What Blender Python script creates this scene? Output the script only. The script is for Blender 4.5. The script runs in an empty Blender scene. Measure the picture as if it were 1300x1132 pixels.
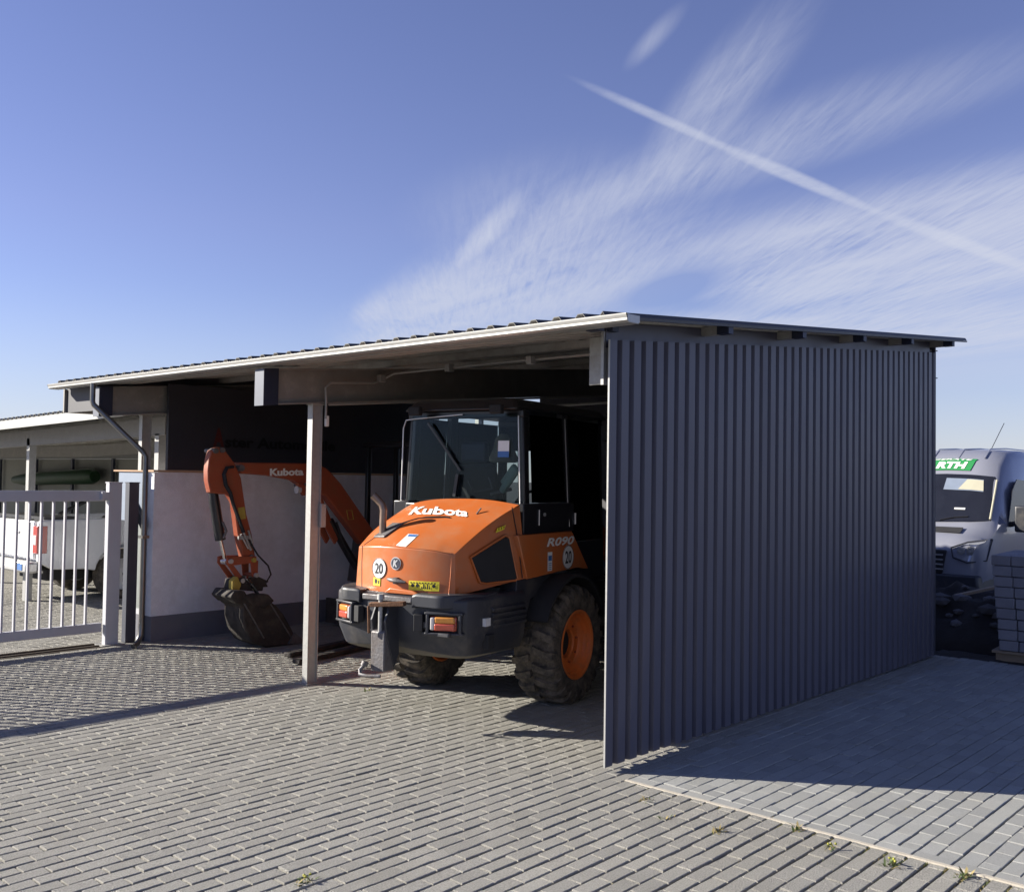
import bpy, bmesh, math, random
from mathutils import Vector, Matrix
random.seed(7)
S = bpy.context.scene
COL = S.collection
PI = math.pi
R = math.radians

# ---------------------------------------------------------------- materials
def nmath(nt, op, a, b=None, clamp=False):
    n = nt.nodes.new('ShaderNodeMath'); n.operation = op; n.use_clamp = clamp
    for i, v in enumerate((a, b)):
        if v is None: continue
        if isinstance(v, (int, float)): n.inputs[i].default_value = v
        else: nt.links.new(v, n.inputs[i])
    return n.outputs[0]

def mat(name, col, rough=.6, metal=0., var=.12, vscale=6., bump=0., bscale=60., dirt=None, dirt_amt=0., dirt_scale=3.,
        dirt_lo=.45, dirt_hi=.7, coat=0., island=0., spec=.5, stretch=None, speck=0., sscale=150., dstretch=False):
    m = bpy.data.materials.new(name); m.use_nodes = True
    nt = m.node_tree; N = nt.nodes; L = nt.links
    p = N['Principled BSDF']
    p.inputs['Roughness'].default_value = rough
    p.inputs['Metallic'].default_value = metal
    p.inputs['Coat Weight'].default_value = coat
    p.inputs['Coat Roughness'].default_value = .08
    p.inputs['Specular IOR Level'].default_value = spec
    tc = N.new('ShaderNodeTexCoord'); vec = tc.outputs['Object']
    if stretch:
        mp = N.new('ShaderNodeMapping'); mp.inputs['Scale'].default_value = stretch
        L.new(vec, mp.inputs['Vector']); vec = mp.outputs[0]
    nz = N.new('ShaderNodeTexNoise'); nz.inputs['Scale'].default_value = vscale; nz.inputs['Detail'].default_value = 6
    nz.inputs['Roughness'].default_value = .65
    L.new(vec, nz.inputs['Vector'])
    f = nmath(nt, 'MULTIPLY_ADD', nz.outputs['Fac'], var * 2); f.node.inputs[2].default_value = 1 - var
    if speck:
        n3 = N.new('ShaderNodeTexNoise'); n3.inputs['Scale'].default_value = sscale; n3.inputs['Detail'].default_value = 3; L.new(vec, n3.inputs['Vector'])
        f3 = nmath(nt, 'MULTIPLY_ADD', n3.outputs['Fac'], speck * 2); f3.node.inputs[2].default_value = 1 - speck
        f = nmath(nt, 'MULTIPLY', f, f3)
    if island:
        g = N.new('ShaderNodeNewGeometry')
        f2 = nmath(nt, 'MULTIPLY_ADD', g.outputs['Random Per Island'], island * 2); f2.node.inputs[2].default_value = 1 - island
        f = nmath(nt, 'MULTIPLY', f, f2)
    mx = N.new('ShaderNodeVectorMath'); mx.operation = 'SCALE'
    mx.inputs[0].default_value = col; L.new(f, mx.inputs['Scale'])
    out = mx.outputs[0]
    if dirt:
        nd = N.new('ShaderNodeTexNoise'); nd.inputs['Scale'].default_value = dirt_scale; nd.inputs['Detail'].default_value = 8
        nd.inputs['Roughness'].default_value = .7
        L.new(vec if dstretch else tc.outputs['Object'], nd.inputs['Vector'])
        mr = N.new('ShaderNodeMapRange'); mr.inputs['From Min'].default_value = dirt_lo; mr.inputs['From Max'].default_value = dirt_hi
        mr.inputs['To Max'].default_value = dirt_amt
        L.new(nd.outputs['Fac'], mr.inputs['Value'])
        mix = N.new('ShaderNodeMix'); mix.data_type = 'RGBA'
        L.new(mr.outputs[0], mix.inputs['Factor']); L.new(out, mix.inputs['A']); mix.inputs['B'].default_value = (*dirt, 1)
        out = mix.outputs['Result']
        rr = nmath(nt, 'MULTIPLY_ADD', mr.outputs[0], .5, True); rr.node.inputs[2].default_value = rough
        L.new(rr, p.inputs['Roughness'])
    L.new(out, p.inputs['Base Color'])
    if bump:
        nb = N.new('ShaderNodeTexNoise'); nb.inputs['Scale'].default_value = bscale; nb.inputs['Detail'].default_value = 5
        L.new(vec, nb.inputs['Vector'])
        b = N.new('ShaderNodeBump'); b.inputs['Strength'].default_value = bump; b.inputs['Distance'].default_value = .01
        L.new(nb.outputs['Fac'], b.inputs['Height']); L.new(b.outputs[0], p.inputs['Normal'])
    return m

def glass_mat(name, tint, refl=.12, rough=.03):
    m = bpy.data.materials.new(name); m.use_nodes = True
    nt = m.node_tree; N = nt.nodes; L = nt.links
    for n in list(N): N.remove(n)
    o = N.new('ShaderNodeOutputMaterial'); mix = N.new('ShaderNodeMixShader')
    t = N.new('ShaderNodeBsdfTransparent'); t.inputs[0].default_value = (*tint, 1)
    g = N.new('ShaderNodeBsdfGlossy'); g.inputs['Roughness'].default_value = rough
    g.inputs['Color'].default_value = (.24, .26, .28, 1)
    fr = N.new('ShaderNodeFresnel'); fr.inputs[0].default_value = 1.45
    f = nmath(nt, 'MULTIPLY_ADD', fr.outputs[0], 1.0, True); f.node.inputs[2].default_value = refl * .3
    nz = N.new('ShaderNodeTexNoise'); nz.inputs['Scale'].default_value = 5
    L.new(f, mix.inputs[0]); L.new(t.outputs[0], mix.inputs[1]); L.new(g.outputs[0], mix.inputs[2])
    L.new(mix.outputs[0], o.inputs[0])
    return m

ORANGE = (.52, .135, .032)
M = {}
M['paver'] = mat('paver_concrete', (.294, .284, .256), .85, var=.14, vscale=1.7, bump=1.0, bscale=140, speck=.6, sscale=130, dirt=(.165, .155, .125), dirt_amt=.28, dirt_scale=.9, island=.075, spec=.25)
M['paver_new'] = mat('paver_concrete_pale', (.295, .298, .285), .85, speck=.3, var=.14, vscale=3, bump=.4, bscale=170, dirt=(.26, .25, .22), dirt_amt=.35, dirt_scale=2.4, island=.09, spec=.25)
M['kerb'] = mat('kerb_concrete', (.46, .42, .35), .9, var=.2, vscale=14, bump=.4, bscale=120)
M['sand'] = mat('joint_sand', (.055, .049, .040), .95, var=.3, vscale=9, bump=.6, bscale=90)
M['dirt'] = mat('dark_soil', (.028, .024, .022), .95, var=.5, vscale=5, bump=1., bscale=25)
M['stone'] = mat('rubble_stone', (.12, .115, .12), .9, var=.3, vscale=9, bump=.6, bscale=40, island=.4)
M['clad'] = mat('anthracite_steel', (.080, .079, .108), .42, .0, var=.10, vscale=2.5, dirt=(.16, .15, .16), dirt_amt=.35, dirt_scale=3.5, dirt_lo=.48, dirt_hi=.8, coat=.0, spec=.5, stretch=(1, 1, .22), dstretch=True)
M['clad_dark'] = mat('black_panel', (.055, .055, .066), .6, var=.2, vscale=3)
M['sign_dark'] = mat('sign_panel', (.036, .037, .047), .45, var=.2, vscale=3)
M['sign_ink'] = mat('sign_letters_black', (.006, .006, .008), .4)
M['sign_red'] = mat('sign_letter_red', (.085, .017, .016), .5)
M['galv'] = mat('galvanised_steel', (.36, .357, .345), .5, .3, var=.22, vscale=22, bump=.08, bscale=40)
M['galv_dull'] = mat('weathered_zinc', (.38, .37, .345), .6, .2, var=.25, vscale=10, dirt=(.2, .15, .10), dirt_amt=.5, dirt_scale=4, stretch=(1, 4, 4))
M['galv_dark'] = mat('dull_grey_sheet', (.22, .22, .205), .6, .1, var=.15, vscale=4)
M['pipe'] = mat('dark_zinc_pipe', (.20, .195, .185), .3, .75, var=.25, vscale=10)
M['beam'] = mat('primed_beam', (.24, .23, .215), .6, .1, var=.2, vscale=6, dirt=(.42, .39, .34), dirt_amt=.5, dirt_scale=6, dirt_lo=.55, dirt_hi=.75)
M['beam_blue'] = mat('dark_blue_steel', (.028, .034, .06), .5, .2, var=.15)
M['plate_blue'] = mat('blue_grey_plate', (.10, .11, .145), .5, .1, var=.2, vscale=8)
M['roof_under'] = mat('roof_underside', (.48, .465, .43), .6, .05, var=.2, vscale=5, dirt=(.2, .17, .14), dirt_amt=.5, dirt_scale=3)
M['roof_top'] = mat('roof_sheet_dark', (.042, .040, .038), .45, .1, var=.15)
M['gutter'] = mat('zinc_gutter', (.43, .425, .405), .4, .4, var=.12, vscale=7)
M['render_wall'] = mat('rough_render', (.84, .85, .90), .95, var=.12, vscale=9, speck=.12, sscale=90, bump=1., bscale=130, dirt=(.42, .39, .38), dirt_amt=.35, dirt_scale=1.6)
M['plinth'] = mat('grey_plinth', (.15, .15, .175), .85, var=.15, vscale=6, bump=.4, bscale=100, dirt=(.24, .22, .2), dirt_amt=.4, dirt_scale=2.4)
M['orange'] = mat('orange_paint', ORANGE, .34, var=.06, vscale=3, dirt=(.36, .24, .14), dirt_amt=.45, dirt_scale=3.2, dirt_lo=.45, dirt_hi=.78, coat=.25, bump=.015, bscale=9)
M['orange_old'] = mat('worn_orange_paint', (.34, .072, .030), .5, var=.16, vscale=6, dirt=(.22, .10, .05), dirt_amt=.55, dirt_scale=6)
M['rim_paint'] = mat('rim_paint', (.72, .17, .035), .4, var=.1, vscale=5, dirt=(.3, .16, .08), dirt_amt=.4, dirt_scale=9)
M['plastic'] = mat('black_bumper', (.034, .036, .044), .42, var=.2, vscale=5, dirt=(.22, .19, .15), dirt_amt=.5, dirt_scale=2.8, dirt_lo=.5, dirt_hi=.8, bump=.06, bscale=80)
M['dusty'] = mat('dusty_underside', (.15, .135, .105), .85, var=.35, vscale=5, bump=.3, bscale=40)
M['black'] = mat('black_paint', (.018, .018, .021), .35, var=.2, vscale=5, coat=.2)
M['matt'] = mat('matt_black', (.02, .02, .022), .8, var=.3, vscale=7)
M['rubber'] = mat('tyre_rubber', (.026, .025, .024), .85, var=.3, vscale=7, bump=.5, bscale=60, dirt=(.18, .15, .115), dirt_amt=.85, dirt_scale=11, dirt_lo=.36, dirt_hi=.64)
M['iron'] = mat('grey_cast_iron', (.16, .155, .16), .5, .45, var=.35, vscale=12, bump=.35, bscale=50, dirt=(.10, .07, .05), dirt_amt=.6, dirt_scale=8)
M['rust'] = mat('rusty_steel', (.15, .075, .04), .7, .4, var=.4, vscale=20, bump=.3, bscale=60)
M['exhaust'] = mat('heat_stained_pipe', (.30, .22, .17), .4, .7, var=.35, vscale=14)
M['chrome'] = mat('polished_rod', (.75, .75, .76), .12, 1.)
M['silver'] = mat('bright_edge', (.62, .62, .62), .35, .6)
M['bucket'] = mat('muddy_steel', (.036, .031, .028), .75, .2, var=.6, vscale=9, bump=.9, bscale=24, dirt=(.12, .10, .08), dirt_amt=.7, dirt_scale=9, dirt_lo=.46, dirt_hi=.75)
M['white'] = mat('white_vinyl', (.82, .82, .80), .45, var=.04)
M['ink'] = mat('black_ink', (.012, .012, .014), .5)
M['yellow'] = mat('yellow_label', (.80, .68, .04), .5, var=.06)
M['blue_ink'] = mat('blue_print', (.05, .16, .42), .5)
M['yellow_old'] = mat('worn_yellow_paint', (.45, .33, .06), .6, var=.3, vscale=20)
M['lens_red'] = mat('red_lens', (.46, .085, .05), .16, var=.25, vscale=40, coat=.6)
M['lamp_red'] = mat('deep_red_lens', (.40, .028, .02), .18, var=.2, vscale=30, coat=.5)
M['lens_amber'] = mat('amber_lens', (.62, .26, .05), .16, var=.2, vscale=40, coat=.6)
M['lens_clear'] = mat('clear_lens', (.62, .58, .56), .12, var=.1, coat=.6)
M['lamp_glass'] = mat('headlamp_glass', (.50, .52, .57), .1, .4, var=.3, vscale=30, coat=1)
M['glass'] = glass_mat('cab_glass', (.80, .85, .85), .0)
M['glass_van'] = mat('dark_windscreen', (.014, .015, .020), .08, var=.4, vscale=4, coat=.5)
M['vis_cream'] = mat('cream_light_paint', (.42, .40, .30), .7, var=.1)  # sunlight and reflection put into the colour on the van's windscreen
M['glass_dark'] = glass_mat('dark_glass', (.25, .28, .31), .25)
M['cloth'] = mat('beige_cloth', (.34, .31, .23), .9, var=.2, vscale=8)
M['vis_green'] = mat('pale_green_cloth', (.33, .45, .36), .8, var=.15)
M['gate'] = mat('grey_gate_steel', (.46, .46, .49), .5, .0, var=.10, vscale=9)
M['gate_dark'] = mat('dark_gate_steel', (.05, .055, .075), .5, .1, var=.15)
M['cabinet'] = mat('blue_grey_panel', (.20, .24, .31), .5, .1, var=.15, vscale=8)
M['pane_dull'] = mat('dull_acrylic', (.24, .26, .25), .3, var=.25, vscale=4, coat=.4)
M['car_white'] = mat('white_car_paint', (.74, .75, .76), .25, var=.03, coat=.7, dirt=(.5, .47, .42), dirt_amt=.25, dirt_scale=2)
M['car_silver'] = mat('silver_car_paint', (.27, .28, .33), .34, .2, var=.04, coat=.6)
M['plate_white'] = mat('number_plate', (.7, .7, .7), .4)
M['green_sign'] = mat('green_foil', (.02, .22, .06), .45)
M['tarp'] = mat('dark_green_tarp', (.012, .045, .014), .6, var=.6, vscale=12)
M['old_render'] = mat('weathered_render', (.30, .30, .27), .9, var=.12, vscale=3, bump=.3, bscale=50)
M['wood'] = mat('weathered_timber', (.26, .20, .14), .8, var=.35, vscale=8, stretch=(1, 12, 12))
M['terracotta'] = mat('clay_coping', (.42, .27, .17), .8, var=.2)
M['block'] = mat('grey_paver_blocks', (.22, .22, .25), .9, var=.2, vscale=8, bump=.4, bscale=80, island=.12)
M['leaf'] = mat('weed_leaf', (.075, .11, .03), .7, var=.3, vscale=20)
M['straw'] = mat('dry_grass', (.25, .20, .08), .8, var=.3, vscale=20)
M['petal'] = mat('yellow_petal', (.34, .33, .05), .7)
M['track_steel'] = mat('gate_track', (.10, .08, .06), .7, .4, var=.3)

# ---------------------------------------------------------------- mesh helper
class MB:
    def __init__(s): s.v = []; s.f = []; s.mi = []; s.m = 0
    def add(s, vs, fs):
        b = len(s.v); s.v += [Vector(v) for v in vs]
        for f in fs: s.f.append([b + i for i in f]); s.mi.append(s.m)
    def box(s, c, d, rot=None):
        c = Vector(c); h = Vector(d) / 2
        vs = [Vector((x * h.x, y * h.y, z * h.z)) for z in (-1, 1) for y in (-1, 1) for x in (-1, 1)]
        if rot is not None: vs = [rot @ v for v in vs]
        s.add([c + v for v in vs], [(0, 2, 3, 1), (4, 5, 7, 6), (0, 1, 5, 4), (2, 6, 7, 3), (0, 4, 6, 2), (1, 3, 7, 5)]); return s
    def b2(s, a, b):
        return s.box([(a[i] + b[i]) / 2 for i in range(3)], [abs(b[i] - a[i]) for i in range(3)])
    def hexa(s, p):
        s.add(p, [(0, 3, 2, 1), (4, 5, 6, 7), (0, 1, 5, 4), (1, 2, 6, 5), (2, 3, 7, 6), (3, 0, 4, 7)]); return s
    def prism(s, poly, fn, a, b):
        n = len(poly)
        s.add([fn(p, a) for p in poly] + [fn(p, b) for p in poly],
              [tuple(range(n))[::-1], tuple(range(n, 2 * n))] + [(i, (i + 1) % n, n + (i + 1) % n, n + i) for i in range(n)]); return s
    def tube(s, pts, r, n=10, cap=True):
        pts = [Vector(p) for p in pts]; k = len(pts)
        rs = r if isinstance(r, (list, tuple)) else [r] * k
        vs = []; prev = None
        for i, p in enumerate(pts):
            d = (pts[min(i + 1, k - 1)] - pts[max(i - 1, 0)]).normalized()
            if prev is None:
                a = d.orthogonal().normalized()
            else:
                a = (prev - d * prev.dot(d)); a = a.normalized() if a.length > 1e-6 else d.orthogonal().normalized()
            prev = a; b = d.cross(a)
            for j in range(n):
                t = 2 * PI * j / n; vs.append(p + (a * math.cos(t) + b * math.sin(t)) * rs[i])
        fs = [(i * n + j, i * n + (j + 1) % n, (i + 1) * n + (j + 1) % n, (i + 1) * n + j) for i in range(k - 1) for j in range(n)]
        if cap: fs += [tuple(range(n))[::-1], tuple(range((k - 1) * n, k * n))]
        s.add(vs, fs); return s
    def bar(s, a, b, w, h, up=(0, 0, 1)):
        a = Vector(a); b = Vector(b); d = (b - a).normalized(); u = Vector(up)
        x = d.cross(u).normalized(); y = x.cross(d).normalized()
        q = [(-1, -1), (1, -1), (1, 1), (-1, 1)]
        s.hexa([a + x * w / 2 * i + y * h / 2 * j for i, j in q] + [b + x * w / 2 * i + y * h / 2 * j for i, j in q]); return s
    def lathe(s, prof, axis='x', c=(0, 0, 0), n=40, closed=False):
        c = Vector(c); k = len(prof); vs = []
        for h, r in prof:
            for j in range(n):
                t = 2 * PI * j / n; a, b = r * math.cos(t), r * math.sin(t)
                vs.append(c + (Vector((h, a, b)) if axis == 'x' else Vector((a, h, b)) if axis == 'y' else Vector((a, b, h))))
        rng = k if closed else k - 1
        s.add(vs, [(i * n + j, i * n + (j + 1) % n, ((i + 1) % k) * n + (j + 1) % n, ((i + 1) % k) * n + j) for i in range(rng) for j in range(n)]); return s
    def grid(s, fn, nu, nv):
        s.add([fn(i / nu, j / nv) for i in range(nu + 1) for j in range(nv + 1)],
              [(i * (nv + 1) + j, (i + 1) * (nv + 1) + j, (i + 1) * (nv + 1) + j + 1, i * (nv + 1) + j + 1) for i in range(nu) for j in range(nv)]); return s
    def ico(s, c, r, jit=0., sub=1, sc=(1, 1, 1)):
        bm = bmesh.new(); bmesh.ops.create_icosphere(bm, subdivisions=sub, radius=1)
        vs = [Vector(c) + Vector((v.co.x * sc[0], v.co.y * sc[1], v.co.z * sc[2])) * r * (1 + random.uniform(-jit, jit)) for v in bm.verts]
        fs = [tuple(v.index for v in f.verts) for f in bm.faces]; bm.free(); s.add(vs, fs); return s
    def xf(s, mtx):
        s.v = [mtx @ v for v in s.v]; return s
    def build(s, name, mats, parent=None, smooth=False, bevel=0., seg=2, weld=False, angle=35):
        me = bpy.data.meshes.new(name)
        me.from_pydata([tuple(v) for v in s.v], [], s.f)
        mats = mats if isinstance(mats, (list, tuple)) else [mats]
        for m in mats: me.materials.append(m if not isinstance(m, str) else M[m])
        for i, p in enumerate(me.polygons): p.material_index = min(s.mi[i], len(mats) - 1)
        bm = bmesh.new(); bm.from_mesh(me)
        if weld: bmesh.ops.remove_doubles(bm, verts=bm.verts, dist=1e-5)
        bmesh.ops.recalc_face_normals(bm, faces=bm.faces); bm.to_mesh(me); bm.free()
        if smooth:
            for p in me.polygons: p.use_smooth = True
            me.set_sharp_from_angle(angle=R(angle))
        o = bpy.data.objects.new(name, me); COL.objects.link(o)
        if parent is not None: o.parent = parent
        if bevel:
            b = o.modifiers.new('bevel', 'BEVEL'); b.width = bevel; b.segments = seg; b.limit_method = 'ANGLE'; b.angle_limit = R(30)
            b.harden_normals = False
            if not smooth:
                for p in me.polygons: p.use_smooth = True
                me.set_sharp_from_angle(angle=R(30))
        return o

def text_faces(body, size=1., bold=0., shear=0., spacing=1.):
    cu = bpy.data.curves.new('t', 'FONT'); cu.body = body; cu.size = size; cu.offset = bold; cu.shear = shear
    cu.space_character = spacing; cu.fill_mode = 'FRONT'; cu.resolution_u = 3
    o = bpy.data.objects.new('t', cu); COL.objects.link(o)
    bpy.context.view_layer.update()
    me = o.evaluated_get(bpy.context.evaluated_depsgraph_get()).to_mesh()
    vs = [v.co.copy() for v in me.vertices]; fs = [tuple(p.vertices) for p in me.polygons]
    o.to_mesh_clear() if False else None
    bpy.data.objects.remove(o); bpy.data.curves.remove(cu)
    x0 = min(v.x for v in vs); x1 = max(v.x for v in vs); y0 = min(v.y for v in vs); y1 = max(v.y for v in vs)
    return [((v.x - x0) / (x1 - x0), (v.y - y0) / (y1 - y0)) for v in vs], fs

def add_text(mb, body, fn, **k):
    vs, fs = text_faces(body, **k); mb.add([fn(a, b) for a, b in vs], fs); return mb

def thing(name, label, cat, loc=(0, 0, 0), rz=0, group=None):
    o = bpy.data.objects.new(name, None); COL.objects.link(o); o.empty_display_size = .2
    o.location = loc; o.rotation_euler = (0, 0, rz); tag(o, label, cat, group); return o
def tag(o, label, cat, group=None):
    o['label'] = label; o['category'] = cat
    if group: o['group'] = group
    return o
def struct(o): o['kind'] = 'structure'; return o
def copy_tree(o, parent=None):
    c = o.copy(); COL.objects.link(c)
    if parent is not None: c.parent = parent
    for ch in [q for q in list(bpy.data.objects) if q.parent == o]: copy_tree(ch, c)
    return c

# ---------------------------------------------------------------- ground
g = MB(); g.grid(lambda a, b: (-300 + 600 * a, -300 + 600 * b, -.03), 2, 2); struct(g.build('ground', 'dirt'))

def brick(mb, x0, y0, x1, y1, z, ch=.006, dp=.03, cy=None):
    t = random.uniform(-.0016, .0016); u = random.uniform(-.0016, .0016)
    c = ch; cy = cy if cy is not None else ch * .6
    zz = lambda x, y: z + t * (1 if x > (x0 + x1) / 2 else -1) + u * (1 if y > (y0 + y1) / 2 else -1)
    q = [(x0, y0), (x1, y0), (x1, y1), (x0, y1)]
    i = [(x0 + c, y0 + cy), (x1 - c, y0 + cy), (x1 - c, y1 - cy), (x0 + c, y1 - cy)]
    mb.add([(x, y, zz(x, y)) for x, y in i] + [(x, y, zz(x, y) - c) for x, y in q] + [(x, y, -dp) for x, y in q],
           [(0, 1, 2, 3)] + [(4 + k, 4 + (k + 1) % 4, (k + 1) % 4, k) for k in range(4)] + [(8 + k, 8 + (k + 1) % 4, 4 + (k + 1) % 4, 4 + k) for k in range(4)])

def paving(xa, xb, ya, yb, joint, cond, jit, ch):
    mb = MB(); i = 0; x = xa
    while x < xb:
        y = ya - (i % 2) * .1 + random.uniform(-.016, .016)
        wob = random.uniform(-.002, .002)
        while y < yb:
            L = .2
            cx, cy = x + .05, y + L / 2
            jy = joint * .36 * random.uniform(.6, 1.5); y0, y1 = max(y + jy, ya), min(y + L - jy, yb)
            if y1 - y0 > .02 and cond(cx, cy):
                brick(mb, x + joint / 2 + wob + random.uniform(-.0012, .0012), y0, x + .1 - joint / 2 + wob + random.uniform(-.0012, .0012), y1, random.gauss(0, jit) - (.003 if random.random() < .012 else 0) + .003 * math.sin(cx * 1.9) * math.cos(cy * 1.3), ch)
            y += L
        x += .1; i += 1
    return mb
# old field: forecourt and shed floor;  new field: right of the shed
old = paving(-13.2, .2, -5.6, 6.25, .0115, lambda x, y: True, .0008, .0042)
old2 = paving(.2, 5.6, -5.6, -.055, .0115, lambda x, y: True, .0008, .0042)
old.v and old.add(old2.v, old2.f)
struct(old.build('paving', 'paver'))
new = paving(.2, 5.6, .07, 6.3, .006, lambda x, y: True, .0014, .004)
for k in range(28):
    brick(new, .2 + k * .2 + .003, -.03, .4 + k * .2 - .003, .067, random.gauss(0, .0012), .004)
struct(new.build('pavement', 'paver_new'))
js = MB(); js.grid(lambda a, b: (-13.2 + 18.8 * a, -5.6 + 11.9 * b, -.017), 2, 2); struct(js.build('joint_sand', 'sand'))
kb = MB(); kb.b2((.2, -.055, -.03), (5.6, -.030, .006)); struct(kb.build('kerb_strip', 'kerb'))
far = MB(); far.grid(lambda a, b: (-60 + 46.8 * a, -30 + 60 * b, -.004), 2, 2); struct(far.build('yard_floor', 'paver'))

# ---------------------------------------------------------------- carport
CP = thing('carport', 'long open carport with dark corrugated side wall and white gutter, housing the loader', 'carport')
SL = .0896
def zs(y): return 2.985 + SL * y            # underside of roof sheet
X0, X1 = -7.95, .2
Y0, Y1 = -.33, 6.5
# roof sheet: trapezoid ribs running along y
rb = MB(); x = X0; prof = []
while x < X1:
    for dx, dz in ((0, 0), (.11, 0), (.135, .027), (.175, .027)): 
        if x + dx <= X1: prof.append((x + dx, dz))
    x += .2
prof.append((X1, 0))
n = len(prof)
vs = []
for y in (Y0, Y1):
    vs += [(px, y, zs(y) + dz) for px, dz in prof]
for y in (Y0, Y1):
    vs += [(px, y, zs(y) + dz + .006) for px, dz in prof]
fu = [(i, i + 1, n + i + 1, n + i) for i in range(n - 1)]
ft = [(2 * n + i, 3 * n + i, 3 * n + i + 1, 2 * n + i + 1) for i in range(n - 1)]
fe = [(i, 2 * n + i, 2 * n + i + 1, i + 1) for i in range(n - 1)] + [(n + i, n + i + 1, 3 * n + i + 1, 3 * n + i) for i in range(n - 1)] + [(0, n, 3 * n, 2 * n), (n - 1, 3 * n - 1, 4 * n - 1, 2 * n - 1)]
rb.add(vs, fu); rb.m = 1; rb.f += [list(f) for f in ft + fe]; rb.mi += [1] * len(ft + fe)
rb.build('roof_sheet', ['roof_under', 'roof_top'], CP)
# dark edge trim along the right verge
vt = MB(); vt.hexa([(X1 - .012, Y0, zs(Y0) - .016), (X1 + .006, Y0, zs(Y0) - .016), (X1 + .006, Y1, zs(Y1) - .016), (X1 - .012, Y1, zs(Y1) - .016),
                    (X1 - .012, Y0, zs(Y0) - .002), (X1 + .006, Y0, zs(Y0) - .002), (X1 + .006, Y1, zs(Y1) - .002), (X1 - .012, Y1, zs(Y1) - .002)])
vt.build('verge_trim', 'roof_top', CP)
# gutter: half box open on top
gu = MB()
pf = [(-.20, 2.947), (-.20, 2.905), (-.215, 2.893), (-.315, 2.893), (-.335, 2.905), (-.335, 2.945), (-.345, 2.949), (-.345, 2.939), (-.329, 2.908), (-.312, 2.899), (-.218, 2.899), (-.206, 2.908), (-.206, 2.947)]
gu.prism(pf, lambda p, a: (a, p[0] - .07, p[1] - .006), -7.92, .43)
for xx in (.427, -7.92): gu.prism([(-.203, 2.946), (-.203, 2.907), (-.216, 2.896), (-.313, 2.896), (-.332, 2.907), (-.332, 2.944)], lambda p, a: (a, p[0] - .07, p[1] - .006), xx, xx + .004)
for k in range(10): gu.b2((-7.4 + k * .8, -.41, 2.945), (-7.37 + k * .8, -.27, 2.948))
gu.build('gutter', 'gutter', CP, bevel=.002)
# left end dark verge board under the gutter
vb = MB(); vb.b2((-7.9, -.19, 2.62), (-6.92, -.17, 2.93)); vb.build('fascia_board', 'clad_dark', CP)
vb = MB(); vb.b2((-7.93, -.22, 2.62), (-7.9, 5.9, 2.9)); vb.build('end_board', 'beam', CP)
# rafters
def rafter(x, yf, box=True):
    m = MB(); d = .25; w = .135 if box else .15; tw = .009
    def zb(y): return 2.568 + SL * y
    yr = 6.3; ys = yf + (.15 if box else 0.02)
    def slab(xa, xb, za, zc, y0, y1):
        m.hexa([(xa, y0, zb(y0) + za), (xb, y0, zb(y0) + za), (xb, y1, zb(y1) + za), (xa, y1, zb(y1) + za),
                (xa, y0, zb(y0) + zc), (xb, y0, zb(y0) + zc), (xb, y1, zb(y1) + zc), (xa, y1, zb(y1) + zc)])
    slab(x - w / 2, x + w / 2, 0, .012, ys, yr); slab(x - w / 2, x + w / 2, d + .062, d + .074, ys, yr); slab(x + .02, x + .03, .012, d + .062, ys, yr)
    o = m.build('rafter', 'beam', CP)
    e = MB(); y0 = yf
    e.hexa([(x - w / 2, y0, zb(y0) - .003), (x + w / 2, y0, zb(y0) - .003), (x + w / 2, ys, zb(ys) - .003), (x - w / 2, ys, zb(ys) - .003),
            (x - w / 2, y0, zb(y0) + d + .076), (x + w / 2, y0, zb(y0) + d + .076), (x + w / 2, ys, zb(ys) + d + .076), (x - w / 2, ys, zb(ys) + d + .076)])
    e.build('end_cap', 'beam_blue', o)
    p = MB(); p.b2((x - w / 2 - .002, y0 - .008, zb(y0) - .004), (x + w / 2 + .002, y0, zb(y0) + d + .07)); p.build('end_plate', 'plate_blue' if box else 'galv_dull', o)
    return o
rafter(-3.635, -.32); rafter(-6.83, -.32); rafter(-.128, .05, False)
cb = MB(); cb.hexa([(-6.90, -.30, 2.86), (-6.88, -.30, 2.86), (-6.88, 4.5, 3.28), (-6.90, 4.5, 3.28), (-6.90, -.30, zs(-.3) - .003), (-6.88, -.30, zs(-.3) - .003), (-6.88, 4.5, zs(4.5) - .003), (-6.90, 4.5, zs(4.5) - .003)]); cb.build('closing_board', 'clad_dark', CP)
# purlins (lipped channels) with brackets
def purlin(y, x1=.19):
    m = MB(); z1 = zs(y) - .002; h = .10 if y > 1 else .10
    xa = X0 + .08
    m.b2((xa, y - .03, z1 - .006), (x1, y + .03, z1)); m.b2((xa, y - .032, z1 - .062), (x1, y - .026, z1 - .006)); m.b2((xa, y - .026, z1 - .064), (x1, y + .03, z1 - .058))
    o = m.build('purlin', 'galv_dull', CP)
    k = MB(); k.b2((x1 - .1, y - .034, z1 - .066), (x1 + .002, y + .034, z1 + .001)); k.build('end_cap', 'beam_blue', o)
for y in (-.1, .06): purlin(y, .0 if y < 0 else .0)
for y in (1.247, 2.458, 3.692, 4.879, 6.09): purlin(y)
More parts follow.
